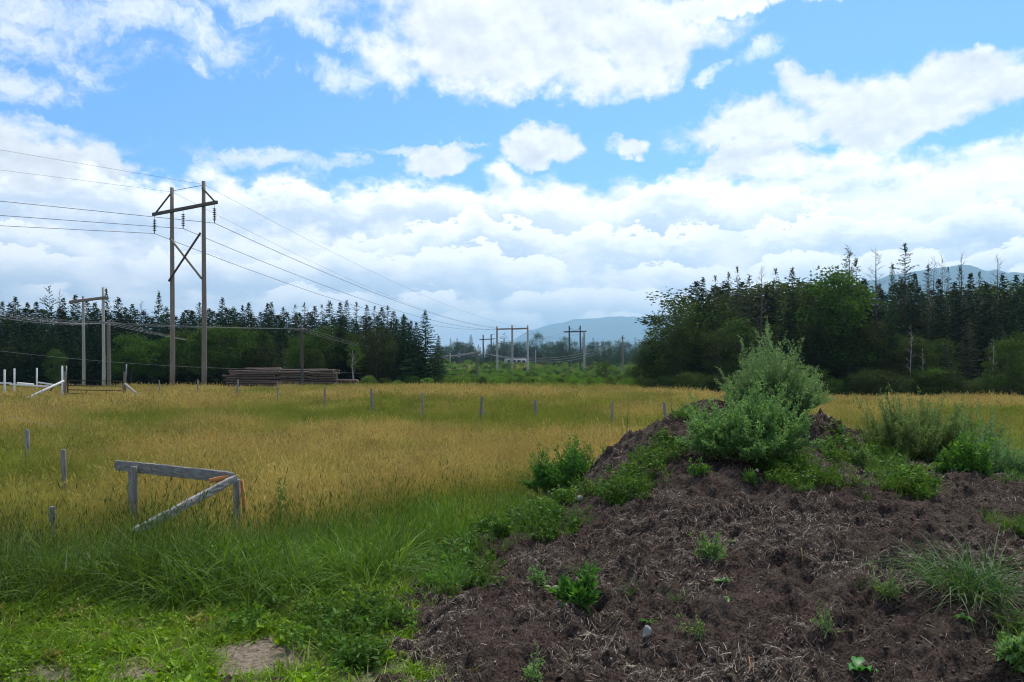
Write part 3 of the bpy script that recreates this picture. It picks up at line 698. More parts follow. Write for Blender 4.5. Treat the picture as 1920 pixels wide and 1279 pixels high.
for i in range(26):
    px = 1010 + 260 * (i + rng.random()) / 26; k = ['broad0', 'broad2', 'spruce2'][rng.integers(3)]
    fartree(k, px, 655 + rng.random() * 16, 290 + rng.random() * 40, LF1 if k[0] == 's' else LF2, 1.2)

# ------------------------------------------------------------------ scatter: one object of grass and the like
LIB = 0
def scatter(name, P, rot, scl, tint, meshes, label, cat, shade=1.0):
    global LIB
    P = np.asarray(P, float); n = len(P); LIB += 1
    lum = 0.62 + 0.50 * rng.random(n) + 0.75 * (fbm(P[:, 0] * 1.9, P[:, 1] * 1.2, 3, 201, .6) - .40)
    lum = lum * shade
    c = bpy.data.collections.new('library_%d' % LIB)
    for i, me in enumerate(meshes):
        o = bpy.data.objects.new('%02d_%s' % (i, me.name), me); c.objects.link(o)
    me = bpy.data.meshes.new(name); me.vertices.add(n); me.vertices.foreach_set('co', P.astype(np.float32).ravel())
    for k, ty, a in (('rot', 'FLOAT_VECTOR', rot), ('scl', 'FLOAT', scl), ('tint', 'FLOAT', tint), ('lum', 'FLOAT', lum), ('pick', 'INT', rng.integers(0, len(meshes), n))):
        at_ = me.attributes.new(k, ty, 'POINT'); at_.data.foreach_set('vector' if ty == 'FLOAT_VECTOR' else 'value', np.ascontiguousarray(np.asarray(a, np.int32 if ty == 'INT' else np.float32)).ravel())
    o = tag(obj(name, me), label, cat, kind='stuff')
    g = bpy.data.node_groups.new(name, 'GeometryNodeTree')
    g.interface.new_socket('Geometry', in_out='INPUT', socket_type='NodeSocketGeometry'); g.interface.new_socket('Geometry', in_out='OUTPUT', socket_type='NodeSocketGeometry')
    N = g.nodes; gi = N.new('NodeGroupInput'); go = N.new('NodeGroupOutput'); ip = N.new('GeometryNodeInstanceOnPoints'); ci = N.new('GeometryNodeCollectionInfo')
    ci.inputs['Collection'].default_value = c; ci.inputs['Separate Children'].default_value = True; ci.inputs['Reset Children'].default_value = True
    def na(k, ty):
        q = N.new('GeometryNodeInputNamedAttribute'); q.data_type = ty; q.inputs[0].default_value = k; return q.outputs[0]
    g.links.new(gi.outputs[0], ip.inputs['Points']); g.links.new(ci.outputs[0], ip.inputs['Instance']); ip.inputs['Pick Instance'].default_value = True
    g.links.new(na('pick', 'INT'), ip.inputs['Instance Index']); g.links.new(na('rot', 'FLOAT_VECTOR'), ip.inputs['Rotation']); g.links.new(na('scl', 'FLOAT'), ip.inputs['Scale'])
    g.links.new(ip.outputs[0], go.inputs[0])
    md = o.modifiers.new('scatter', 'NODES'); md.node_group = g
    return o
def spin(n, tilt=0.12): return np.c_[rng.normal(size=(n, 2)) * tilt, rng.random(n) * 6.28]
def grass_mat(name, dry1, dry2, grn1, grn2, tip=None, amount=0.35, rust=None):
    m, t, b = new_mat(name); v = attr('v'); k = attr('tint', 'INSTANCER'); tt = attr('t'); dry = mixc(v, dry1, dry2)
    if rust: dry = mixc(sstep(noise(scaled(pos(), .10, .22, .1), 1.0, 4, .6), .48, .66) * .8, dry, rust)
    c = mixc((k + (v - 0.5) * 0.5).clamp(), dry, mixc(v, grn1, grn2))
    if tip: c = mixc(sstep(tt, 0.55, 1.0) * (1.0 - k) * 0.8, c, tip)
    c = hsv(c, 0.5, 1.0, attr('lum', 'INSTANCER'))
    thin(m, b, c, amount, 0.6, 0.2); return m
def tuft(name, mat, n, rad, h0, h1, wd, lean=0.35, droop=0.35, segs=3, heads=0.0, headlen=0.06, headw=0.012, headval=None):
    mb = MB(); r = rad * np.sqrt(rng.random(n)); a = rng.random(n) * 6.28
    B = np.c_[r * np.cos(a), r * np.sin(a), np.full(n, -0.03)]
    d = np.c_[rng.normal(size=(n, 2)) * lean * 0.6 + B[:, :2] / max(rad, 1e-3) * lean * 0.4, np.ones(n)]
    L = h0 + (h1 - h0) * rng.random(n)
    tip, td = blades(mb, B, d, L, wd * (0.7 + .6 * rng.random(n)), droop * (0.3 + 1.2 * rng.random(n)), segs)
    k = int(n * heads)
    if k:
        for rep in range(2): cards(mb, tip[:k] - td[:k] * headlen * .3, td[:k] + rng.normal(size=(k, 3)) * .05, headlen * (0.7 + .6 * rng.random(k)), headw, headval)
    return mb.mesh(name, mat)
M_FIELD = grass_mat('field_grass', (0.35, 0.28, 0.068), (0.54, 0.435, 0.145), (0.135, 0.185, 0.024), (0.26, 0.29, 0.048), (0.60, 0.455, 0.17), rust=(0.45, 0.30, 0.10))
M_TALL = grass_mat('tall_grass', (0.17, 0.19, 0.05), (0.30, 0.28, 0.10), (0.040, 0.115, 0.010), (0.19, 0.33, 0.038))
M_LAWN = grass_mat('short_grass', (0.24, 0.24, 0.06), (0.32, 0.28, 0.09), (0.085, 0.19, 0.012), (0.23, 0.38, 0.028))
M_WEED = grass_mat('low_weeds', (0.15, 0.18, 0.035), (0.2, 0.18, 0.05), (0.035, 0.11, 0.014), (0.11, 0.24, 0.03))

def field_tint(x, y):
    """0 straw, 1 green: mown strip and damp patches"""
    px = CX + x / y * F; py = HY + (ZC + .1) / y * F
    g = 0.42 + 2.3 * (fbm(x * .16, y * .09, 4, 71) - 0.5) + 1.7 * (fbm(x * .7, y * .45, 3, 77) - 0.5)
    g = g + 0.75 * np.exp(-((py - (772 + (px - 400) * .030)) / 11) ** 2) * sm(380, 520, px) * (1 - sm(1180, 1300, px))     # green strip along the fence
    g = g + 0.45 * np.exp(-((py - 812) / 16) ** 2) * sm(150, 300, px) * (1 - sm(560, 760, px)) * 0.6
    g = g + 0.55 * sm(1700, 1850, px) * np.exp(-((py - 775) / 14) ** 2)
    g = g + 0.45 * (1 - sm(120, 330, px)) * np.exp(-((py - 850) / 60) ** 2)
    g = g - 0.35 * sm(780, 800, py) * np.exp(-((px - 760) / 260) ** 2) * (1 - sm(880, 940, py))
    g = g - 0.25 * (1 - sm(735, 750, py))
    return np.clip(g, 0, 1)
near_t = [tuft('field_tuft', M_FIELD, 46, .20, .28, .62, .006, .32, .30, 4, heads=.45, headlen=.07, headw=.011) for _ in range(4)]
mid_t = [tuft('field_tuft', M_FIELD, 70, .34, .25, .56, .009, .3, .3, 3, heads=.4, headlen=.09, headw=.016) for _ in range(3)]
far_t = [tuft('field_tuft', M_FIELD, 90, .75, .22, .52, .020, .3, .25, 2, heads=.35, headlen=.12, headw=.03) for _ in range(3)]
def spread(y0, y1, per_m2, marg=1.5):
    """points over the part of the field in view between two depths"""
    n = int(per_m2 * 0.70 * (y1 ** 2 - y0 ** 2) + per_m2 * marg * 2 * (y1 - y0))
    y = np.sqrt(y0 ** 2 + rng.random(n) * (y1 ** 2 - y0 ** 2)); x = (rng.random(n) * 2 - 1) * (y * .70 + marg); return x, y
def verge_back(x): return 8.1 + 3.9 * sm(-3.2, -0.4, x) + (fbm(x * .9, x * 0 + 4, 3, 93) - .5) * 1.0
def field(name, y0, y1, per, lib, edge=False):
    x, y = spread(y0, y1, per); px = CX + x / y * F
    k = (soil_edge(x, y) < -0.05) | ~inside_mound(x, y)
    lim = np.interp(px, [0, 430, 800, 1200, 1500, 1920], [69, 69, 66, 64, 63, 62]) + (fbm(x * .3, y * 0 + 1, 2, 5) - .5) * 3
    k &= y < lim; k &= y > 7.6 + (fbm(x * .8, y * .8, 2, 15) - .5) * 1.4
    vb = verge_back(x) - y; k &= (vb < .5) | (x < -3.2) | (x > 2) | (rng.random(len(x)) < .25)
    k &= rng.random(len(x)) < 0.55 + 0.7 * fbm(x * .5, y * .5, 3, 19)
    x, y = x[k], y[k]; z = base(x, y); ti = field_tint(x, y); ti = np.clip(ti + .8 * sm(-1.6, .3, verge_back(x) - y) * (x > -3.2) * (x < 3), 0, 1)
    s = (0.75 + .5 * rng.random(len(x))) * (1.12 - 0.25 * ti) * (0.45 + 1.1 * fbm(x * .45, y * .3, 4, 29, .65))
    return np.c_[x, y, z], s, ti
parts = [field('a', 7.2, 17, 24, near_t), field('b', 17, 33, 9, mid_t), field('c', 33, 71, 3.2, far_t)]
for (P, s, ti), lib, nm, lb in zip(parts, (near_t, mid_t, far_t), ('field_grass',) * 3, ('straw coloured hay field grass in seed nearest the wooden corner rail', 'golden and green hay field grass in the middle of the field', 'golden hay field grass along the fence line and the far edge')):
    scatter(nm, P, spin(len(P)), s, ti, lib, lb, 'grass')
# tall dark verge grass between lawn and field
tall_t = [tuft('verge_tuft', M_TALL, 44, .15, .35, .85, .013, .5, .85, 6) for _ in range(3)] + [tuft('verge_tuft', M_TALL, 30, .15, .3, .7, .015, .6, 1.0, 6)] + [tuft('verge_tuft', M_TALL, 26, .2, .5, .95, .006, .22, .18, 5, heads=.7, headlen=.075, headw=.007, headval=.05)]
n = 4600; x = rng.random(n) * 8.8 - 7.2; y = 5.2 + rng.random(n) * 7.2
fr = 5.55 + 0.35 * sm(-2.4, -1.2, x) + (fbm(x * 1.6, y * 0, 3, 91) - .5) * .7; bk = verge_back(x)
k = (y > fr) & (y < bk) & (soil_edge(x, y) < 0.0 + (fbm(x * 2, y * 2, 3, 95) - .5) * .15); x, y = x[k], y[k]
ti = np.clip(1.05 - 0.45 * sm(-0.9, 0.2, y - (bk[k] - .2)) - 0.35 * rng.random(len(x)) * (x < -2.5), 0, 1)
scatter('tall_verge_grass', np.c_[x, y, base(x, y)], spin(len(x), .14), (0.5 + .65 * fbm(x * 1.4, y * 1.4, 3, 96)) * (0.6 + .5 * rng.random(len(x))) * (0.98 + .17 * sm(5.5, 6.6, y)) * (1 - .3 * sm(8.5, 10.5, y)), ti, tall_t, 'tall dark green verge grass between the short lawn and the hay field', 'grass', .60 + .40 * sm(-2.6, -.9, x + (fbm(x * 2, y * 2, 2, 9) - .5)))  # left end darkened: deeper green species plus shading put into its colour
# short lawn and clover
lawn_t = [tuft('lawn_tuft', M_LAWN, 50, .08, .05, .19, .0065, .7, .7, 4) for _ in range(6)] + [tuft('lawn_tuft', M_LAWN, 20, .07, .06, .22, .010, .9, .8, 4) for _ in range(3)]
def clover(name, n=26, rad=.09, leaf=.022, mat=None, h=.07):
    mb = MB()
    for i in range(n):
        r = rad * math.sqrt(rng.random()); a = rng.random() * 6.28; c = np.array([r * math.cos(a), r * math.sin(a), h * (.4 + .6 * rng.random())])
        tube(mb, [c * [1, 1, 0], c], .0012, 3, cap=False)
        for q in range(3):
            b_ = a + q * 2.09; cards(mb, c[None], np.array([[math.cos(b_), math.sin(b_), .15 + rng.normal() * .2]]), leaf * (.8 + .4 * rng.random()), leaf * .9)
    return mb.mesh(name, mat or M_LAWN)

# green weeds over the mound's left foot and in strips up its side
def leafy(name, n=16, rad=.1, h=.16, leaf=.07, w=.028, mat=None):
    mb = MB()
    for i in range(n):
        a = rng.random() * 6.28; r = rad * rng.random(); b_ = np.array([r * math.cos(a), r * math.sin(a), -.01]); tp = b_ + [math.cos(a) * h * .5 * rng.random(), math.sin(a) * h * .5 * rng.random(), h * (.5 + .6 * rng.random())]
        tube(mb, [b_, tp], [.003, .0015], 3, cap=False); m = 7; s = np.linspace(.25, 1, m)[:, None]
        az = rng.random(m) * 6.28; cards(mb, b_ + (tp - b_) * s, np.c_[np.cos(az), np.sin(az), .25 + rng.normal(size=m) * .3], leaf * (.6 + .6 * rng.random(m)), w, fold=.2)
    return mb.mesh(name, mat or M_WEED)
weed_t = [leafy('weed', 12, .1, .16, .06, .02), leafy('weed', 16, .12, .11, .035, .02), tuft('weed_grass', M_WEED, 30, .08, .10, .34, .007, .5, .7, 5), tuft('weed_grass', M_WEED, 40, .09, .10, .30, .007, .55, .55, 4), tuft('weed_grass', M_WEED, 34, .07, .08, .22, .009, .7, .6, 4)]
n = 6200; x = rng.random(n) * 5.2 - 4.9; y = 3.5 + rng.random(n) * 3.0
k = (y < 6.3 + .2 * rng.random(n)) & (soil_edge(x, y) < 0.02 + (fbm(x * 2.4, y * 2.4, 3, 97) - .5) * .14)
px = CX + x / y * F; py = HY + ZC * F / y
for cx, cy, rx, ry in ((490, 1232, 110, 34), (90, 1268, 75, 15), (260, 1272, 75, 13), (450, 1262, 70, 16), (690, 1270, 50, 20), (280, 1172, 28, 8), (620, 1250, 40, 20)):
    k &= ((px - cx) / rx) ** 2 + ((py - cy) / ry) ** 2 > 0.15 + 1.3 * fbm(x * 4, y * 4, 3, 203) + .3 * rng.random(n)
k &= rng.random(n) < 0.35 + 1.0 * fbm(x * 2.2, y * 2.2, 3, 99)
x, y = x[k], y[k]
lawn_t += [clover('clover', 30, .09, .013), leafy('lawn_weed', 9, .06, .05, .055, .03, M_LAWN), leafy('lawn_weed', 7, .05, .04, .075, .022, M_LAWN)]
ti = np.clip(0.55 + 1.2 * fbm(x * 1.5, y * 1.5, 3, 101) - .15 + .2 * rng.random(len(x)), 0, 1) * (rng.random(len(x)) > .10)
scatter('short_grass', np.c_[x, y, base(x, y)], spin(len(x), .2), 0.65 + .6 * rng.random(len(x)) + .5 * sm(5.2, 6.0, y), ti, lawn_t, 'short bright green lawn grass and clover at the lower left', 'grass')
patches = [(520, 1130, 70, 40, 60), (640, 1110, 90, 60, 150), (560, 1060, 90, 50, 80), (800, 1050, 75, 45, 150), (850, 1075, 55, 28, 80), (760, 985, 80, 45, 90), (900, 985, 90, 40, 170), (1000, 975, 75, 28, 130), (930, 940, 120, 35, 200), (960, 890, 60, 25, 90), (1040, 920, 60, 25, 60),
           (680, 1200, 40, 25, 25), (650, 1235, 50, 28, 40), (700, 1165, 40, 15, 25), (1150, 925, 40, 18, 40), (1190, 895, 40, 18, 45), (1225, 865, 28, 20, 40), (1255, 840, 24, 18, 40), (1275, 778, 25, 10, 14), (1180, 920, 50, 16, 30),
           (1480, 880, 55, 28, 90), (1520, 900, 55, 18, 60), (1590, 862, 60, 25, 70), (1640, 850, 40, 25, 45), (1690, 900, 45, 25, 80), (1725, 920, 28, 14, 45), (1650, 880, 40, 14, 30), (1910, 990, 35, 14, 18), (1910, 880, 40, 30, 30), (1700, 850, 60, 14, 30), (1915, 1215, 25, 30, 20),
           (640, 1160, 60, 30, 60), (600, 1190, 50, 20, 30)]
P = []
for cx, cy, rx, ry, n in patches:
    for _ in range(n):
        P.append(hit(cx + rx * rng.normal() * .55, min(1275, cy + ry * rng.normal() * .55)))
P = np.array(P)
scatter('low_weeds', P - [0, 0, .01], spin(len(P), .2), 0.35 + .75 * rng.random(len(P)) ** 1.6, np.clip(.75 + .3 * rng.random(len(P)), 0, 1), weed_t, 'low green weeds creeping over the left foot and saddle of the dirt mound', 'weeds')
# scrub of the power line corridor
scrub_t = [TREE['bush0'][1], TREE['bush0'][1], TREE['bush1'][1], TREE['bush0'][1]]
n = 2600; y = 74 * (340 / 74) ** (rng.random(n) ** .8); px = 690 + rng.random(n) * 640; x = at(px, y)
k = ((px > 800) | (y > 95) | (y < 78)) & (px > np.interp(y, [74, 100, 200, 340], [690, 800, 815, 820])) & (px < np.interp(y, [74, 100, 200, 340], [1300, 1290, 1270, 1260])); x, y, px = x[k], y[k], px[k]
k = fbm(x * .06, y * .04, 3, 111) + .1 * (y > 150) > .44; k &= ~((np.abs(y - 86 - (px - 1000) * .05) < 2.5) & (px > 960) & (px < 1130)); x, y = x[k], y[k]
scatter('corridor_scrub', np.c_[x, y, base(x, y) - .25], spin(len(x), .05), (.16 + .20 * rng.random(len(x))) * (1 + .9 * sm(110, 260, y)), x * 0, scrub_t, 'low bright green scrub filling the power line corridor', 'scrub')
cor_t = [tuft('corridor_tuft', M_FIELD, 70, 1.1, .3, .7, .035, .3, .25, 2) for _ in range(2)]
n = 5200; y = 66 * (330 / 66) ** rng.random(n); px = 560 + rng.random(n) * 760; x = at(px, y); k = (y > 68); x, y = x[k], y[k]
scatter('corridor_grass', np.c_[x, y, base(x, y) - .05], spin(len(x), .05), (.8 + .5 * rng.random(len(x))) * (1 + 1.2 * sm(100, 300, y)), np.clip(.55 + 1.2 * (fbm(x * .05, y * .05, 3, 115) - .4), 0, 1), cor_t, 'rough green grass between the scrub of the power line corridor', 'grass')
for px, py, d, k, w, lb in [(1132, 676, 118, 'darkbush0', .9, 'tall dark bush standing alone in the corridor right of the pole frames'), (1185, 690, 110, 'bush1', 1.2, 'rounded green bush near the right wood in the corridor'), (1000, 690, 190, 'darkbush0', 1.3, 'dark bush right of the three tall poles'), (915, 696, 200, 'darkbush0', 2.2, 'wide dark bush left of the three tall poles'), (1163, 705, 100, 'bush1', 1.2, 'low green bush at the field edge left of the rounded bush'), (70, 722, 62, 'bush0', 1.3, 'low bright green bush behind the white rails')]:
    tree(k, px, py, d, lb, wide=w)

# straw, clods
def straw(n):
    x = rng.random(n) * 9.5 - 1.8; y = 3.0 + 7.8 * rng.random(n) ** 1.5
    d = fbm(x * 1.7, y * 1.7, 4, 121, .6); k = (soil_edge(x, y) > -0.01) & inside_mound(x, y) & (rng.random(n) < np.clip((d - .40) * 5, .06, 1)); x, y = x[k], y[k]; n = len(x)
    sw = fbm(x * 1.1 + 5, y * 1.1, 2, 131) * 12; a = sw + rng.normal(size=n) * .8
    L = .010 + .062 * rng.random(n) ** 3
    z0 = mound(x, y); x1 = x + np.cos(a) * L; y1 = y + np.sin(a) * L; z1 = mound(x1, y1)
    z1 = np.clip(z1, z0 - L * .8, z0 + L * .8)
    lift = .003 + .012 * rng.random(n); p0_ = np.c_[x, y, z0 + lift]; p1_ = np.c_[x1, y1, z1 + lift + L * .22 * rng.random(n)]; pm = (p0_ + p1_) / 2 + np.c_[rng.normal(size=(n, 2)) * .05 * L[:, None], .06 * L * rng.random(n)]
    w = (.0008 + .0012 * rng.random(n))[:, None]; sdv = unit(np.c_[-np.sin(a), np.cos(a), rng.normal(size=n) * .6]) * w
    V = np.stack([p0_ - sdv, p0_ + sdv, pm - sdv, pm + sdv, p1_ - sdv * .6, p1_ + sdv * .6], 1).reshape(-1, 3)
    i = np.arange(n)[:, None] * 6; f = np.concatenate([i + [0, 1, 3, 2], i + [2, 3, 5, 4]])
    m, t, b = new_mat('straw'); c = mixc(attr('v'), (0.10, 0.078, 0.060), (0.46, 0.385, 0.30)); t.links.new(c, b.inputs['Base Color']); b.inputs['Roughness'].default_value = .8
    return mesh('straw_litter', V, [f], [m], {'v': np.repeat(rng.random(n) ** 1.8, 6)})
tag(obj('straw_litter', straw(240000)), 'pale dry straw bits littered over the dark dirt mound', 'straw', kind='stuff')
def clods(n):
    x = rng.random(n) * 9.5 - 1.8; y = 3.1 + 7.6 * rng.random(n) ** 1.5; d = fbm(x * 2.1, y * 2.1, 3, 141)
    k = (soil_edge(x, y) > 0.0) & inside_mound(x, y) & (rng.random(n) < np.clip((d - .3) * 3, .1, 1)); x, y = x[k], y[k]; n = len(x); z = mound(x, y)
    ico = np.array([[0, 0, 1], [1, 0, .1], [0, 1, 0], [-1, 0, -.1], [0, -1, .1], [.6, .6, -.6], [-.6, -.5, -.7]], float)
    fc = np.array([[0, 1, 2], [0, 2, 3], [0, 3, 4], [0, 4, 1], [1, 5, 2], [3, 6, 4], [2, 5, 3], [5, 6, 3], [4, 6, 1], [6, 5, 1]])
    r = .004 + .016 * rng.random(n) ** 3; V = np.array([x, y, z]).T[:, None] + ico[None] * r[:, None, None] * (0.6 + .8 * rng.random((n, 7, 1))) * np.array([1, 1, .75])
    f = (np.arange(n)[:, None, None] * 7 + fc[None]).reshape(-1, 3)
    m, t, b = new_mat('clod'); c = mixc(attr('v'), (0.022, 0.014, 0.011), (0.12, 0.082, 0.062)); t.links.new(c, b.inputs['Base Color']); b.inputs['Roughness'].default_value = .95
    return mesh('dirt_clods', V.reshape(-1, 3), [f], [m], {'v': np.repeat(rng.random(n), 7)})
def crumbs(n):
    x = -3.6 + 3.2 * rng.random(n); y = 3.7 + 1.6 * rng.random(n); z = base(x, y); r = .002 + .012 * rng.random(n) ** 4
    tet = np.array([[0, 0, 1], [1, 0, -.3], [-.5, .87, -.3], [-.5, -.87, -.3], [.2, .1, -.8]], float); fc = np.array([[0, 1, 2], [0, 2, 3], [0, 3, 1], [1, 4, 2], [2, 4, 3], [3, 4, 1]])
    V = np.c_[x, y, z][:, None] + tet[None] * r[:, None, None] * (.6 + .8 * rng.random((n, 5, 1)))
    m, t, b = new_mat('crumb'); t.links.new(mixc(attr('v'), (0.10, 0.075, 0.055), (0.30, 0.24, 0.18)), b.inputs['Base Color'])
    return mesh('soil_crumbs', V.reshape(-1, 3), [(np.arange(n)[:, None, None] * 5 + fc[None]).reshape(-1, 3)], [m], {'v': np.repeat(rng.random(n), 5)})
tag(obj('soil_crumbs', crumbs(14000)), 'loose crumbs and grit on the bare patches of the short lawn', 'grit', kind='stuff')
tag(obj('dirt_clods', clods(30000)), 'crumbly dark brown clods covering the dirt mound', 'dirt', kind='stuff')

# ------------------------------------------------------------------ big weeds on and behind the mound
M_PALEWEED = leaf_mat('pale_weed_leaves', (0.11, 0.235, 0.075), (0.22, 0.37, 0.135), (0.27, 0.42, 0.17), obvar=0.04, amount=0.42)
M_FRONTWEED = leaf_mat('front_weed_leaves', (0.085, 0.20, 0.045), (0.19, 0.35, 0.10), (0.25, 0.40, 0.15), obvar=0.04, amount=0.42)
M_OLIVEWEED = leaf_mat('olive_weed_leaves', (0.10, 0.19, 0.05), (0.21, 0.31, 0.10), obvar=0.06, amount=0.42)
M_DEEPWEED = leaf_mat('deep_green_weed_leaves', (0.045, 0.135, 0.018), (0.12, 0.25, 0.042), obvar=0.06, amount=0.4)
M_STEM = plain('weed_stem', (0.12, 0.14, 0.06), 0.7)
M_BROWNSTEM = plain('dry_stem', (0.11, 0.075, 0.05), 0.8)
def weed(name, H, Wd, stems, mat, twigs=12, per=9, leaf=.034, lw=.011, foot=.18, dome=.5, shape=None, stemmat=None, up=1.0):
    sm_ = MB(); lf = MB()
    nc = max(3, int(round(stems / 9)))
    cl_ = []
    for j in range(nc):
        a = j * 2.4 + rng.normal() * .5; u = math.sqrt((j + .6) / nc) * .86
        h_ = (1 - dome * u ** 1.7) * (.60 + .46 * rng.random())
        if shape: h_ *= shape(math.cos(a) * u * Wd / 2, math.sin(a) * u * Wd / 2)
        cl_.append((math.cos(a) * u * Wd / 2, math.sin(a) * u * Wd / 2 * .85, h_))
    top_ = max(q[2] for q in cl_); cl_ = [(q[0], q[1], q[2] / top_) for q in cl_]
    for i in range(stems):
        cx_, cy_, h_ = cl_[i % nc]; g_ = rng.normal(size=2) * .085 * Wd * (.8 if nc > 4 else 1.2)
        e = np.array([cx_ + g_[0], cy_ + g_[1], 0]); hz_ = H * h_ * max(.3, .97 - 1.5 * np.hypot(*g_) / (.17 * Wd) * .5 - .16 * rng.random()) if i >= nc else H * h_
        b_ = np.array([e[0] * foot + rng.normal() * .03, e[1] * foot + rng.normal() * .03, -.03]); e[2] = hz_
        c_ = np.array([e[0] * .62, e[1] * .62, hz_ * .42])
        s = np.linspace(0, 1, 7)[:, None]; P = (1 - s) ** 2 * b_ + 2 * s * (1 - s) * c_ + s ** 2 * e
        P += np.cumsum(rng.normal(size=P.shape) * .006, 0); tube(sm_, P, np.linspace(.0055, .0014, 7), 4, cap=False)
        for k in range(twigs):
            s0 = .18 + .8 * (k + rng.random()) / twigs; f_ = s0 * 6; j = min(int(f_), 5); q = P[j] + (P[j + 1] - P[j]) * (f_ - j); tg = unit(P[j + 1] - P[j])
            az = rng.random() * 6.28; L = (.035 + .15 * (1 - s0) + .04 * rng.random()) * min(1.2, H + .1)
            dv = unit(tg * .85 * up + np.array([math.cos(az), math.sin(az), .2]) * .75)
            m = max(3, int(per * (.5 + L / .2))); t_ = rng.random(m)[:, None]
            lp = q + dv * L * t_ + rng.normal(size=(m, 3)) * .006
            ax = dv * .75 + rng.normal(size=(m, 3)) * .55; ax[:, 2] += .1
            cards(lf, lp, ax, leaf * (.55 + .7 * rng.random(m)) * (1.15 - .5 * s0), lw * (1.15 - .4 * s0), fold=.2)
            if L > .09: tube(sm_, [q, q + dv * L], [.002, .001], 3, cap=False)
    return sm_.mesh(name + '_stems', stemmat or M_STEM), lf.mesh(name + '_leaves', mat)
def plant(nm, px, pyb, pytop, wpx, label, group=None, dback=0.0, seed=0, **kw):
    global rng
    keep = rng; rng = np.random.default_rng(int(px) * 7 + seed)
    x, d, z = hit(px, pyb); d += dback; x = at(px, d); z = float(height(np.array([x]), np.array([d]))[0])
    H = zat(pytop, d) - z; st, lf = weed(nm, H, wpx / F * d, **kw)
    t = thing(nm, label, 'weed', (x, d, z), 0, group); obj('stem', st, t); obj('foliage', lf, t); rng = keep; return t
plant('bushy_weed', 1452, 805, 600, 215, 'tall pale grey green bushy weed growing on the top of the dirt mound', dback=.5, stems=300, mat=M_PALEWEED, twigs=17, per=14, leaf=.040, lw=.011, dome=.34, foot=.25, up=1.5,
      shape=lambda x, y: 0.66 + .46 * math.exp(-((x + .06) / .30) ** 2))
plant('bushy_weed', 1402, 858, 684, 262, 'fresh green bushy weed in front of the tall pale one on the mound', stems=230, mat=M_FRONTWEED, twigs=15, per=12, leaf=.046, lw=.016, dome=.34, foot=.3, up=1.5, shape=lambda x, y: .86 + .16 * math.exp(-((x - .2) / .3) ** 2))
plant('leaning_weed', 1318, 800, 735, 62, 'thin weed stems leaning out left of the fresh green bushy weed', stems=14, mat=M_FRONTWEED, twigs=9, per=7, leaf=.042, lw=.014, dome=.3, foot=.6)
plant('feathery_weed', 1715, 880, 722, 215, 'thin olive feathery weed with reddish stems behind the mound on the right', dback=1.2, stems=190, mat=M_OLIVEWEED, twigs=17, per=12, leaf=.042, lw=.013, dome=.12, foot=.6, up=1.6)
plant('feathery_weed', 1790, 886, 738, 200, 'middle olive feathery weed beside the glossy broad leaved weed', dback=1.4, stems=170, mat=M_OLIVEWEED, twigs=17, per=12, leaf=.042, lw=.013, dome=.12, foot=.6, up=1.6)
plant('feathery_weed', 1868, 895, 762, 160, 'low grey green feathery weed nearest the right edge', dback=1.0, stems=110, mat=M_PALEWEED, twigs=14, per=10, leaf=.036, lw=.010, dome=.3, foot=.5, up=1.4)
plant('glossy_weed', 1812, 892, 790, 130, 'glossy broad leaved green weed at the back edge of the mound on the right', dback=.4, stems=70, mat=M_DEEPWEED, twigs=10, per=6, leaf=.085, lw=.034, dome=.35, foot=.4)
plant('leafy_weed', 1068, 918, 806, 155, 'dense dark green leafy weed at the left foot of the mound', dback=.3, stems=190, mat=M_DEEPWEED, twigs=13, per=8, leaf=.055, lw=.020, dome=.18, foot=.7)
plant('leafy_weed', 985, 925, 850, 110, 'lower green weed left of the dense dark leafy one', dback=.2, stems=60, mat=M_DEEPWEED, twigs=10, per=6, leaf=.055, lw=.018, dome=.35, foot=.5)
plant('spindly_weed', 1172, 830, 735, 26, 'thin brown spindly stalk standing by the fence left of the mound', dback=6, stems=5, mat=M_OLIVEWEED, twigs=6, per=3, leaf=.05, lw=.012, dome=.2, foot=.5, stemmat=M_BROWNSTEM)
plant('dark_weed', 527, 1010, 893, 34, 'single dark narrow weed rising out of the tall verge grass', dback=.2, stems=16, mat=M_DEEPWEED, twigs=14, per=8, leaf=.05, lw=.018, dome=.2, foot=.3)
plant('seed_stalk', 1640, 850, 775, 60, 'group of dry brown seed stalks on the back of the mound', dback=.5, stems=16, mat=M_OLIVEWEED, twigs=5, per=3, leaf=.03, lw=.008, dome=.1, foot=.8, stemmat=M_BROWNSTEM)
plant('dock_weed', 1610, 866, 812, 46, 'low grassy weed on the saddle beside the bushy weeds', stems=24, mat=M_OLIVEWEED, twigs=6, per=5, leaf=.045, lw=.012, dome=.2, foot=.6)
plant('yellow_flower_weed', 1070, 790, 762, 34, 'clump of weeds with yellow flowers in the hay field by the fence', dback=4, stems=26, mat=plain('yellow_bloom', (.42, .36, .03), .7), twigs=6, per=5, leaf=.06, lw=.05, dome=.3, foot=.6)
plant('yellow_flower_weed', 1128, 782, 755, 30, 'clump of yellow flowers just left of the fence post nearest the mound', dback=5, stems=26, mat=MATS['yellow_bloom'], twigs=6, per=5, leaf=.06, lw=.05, dome=.3, foot=.6)
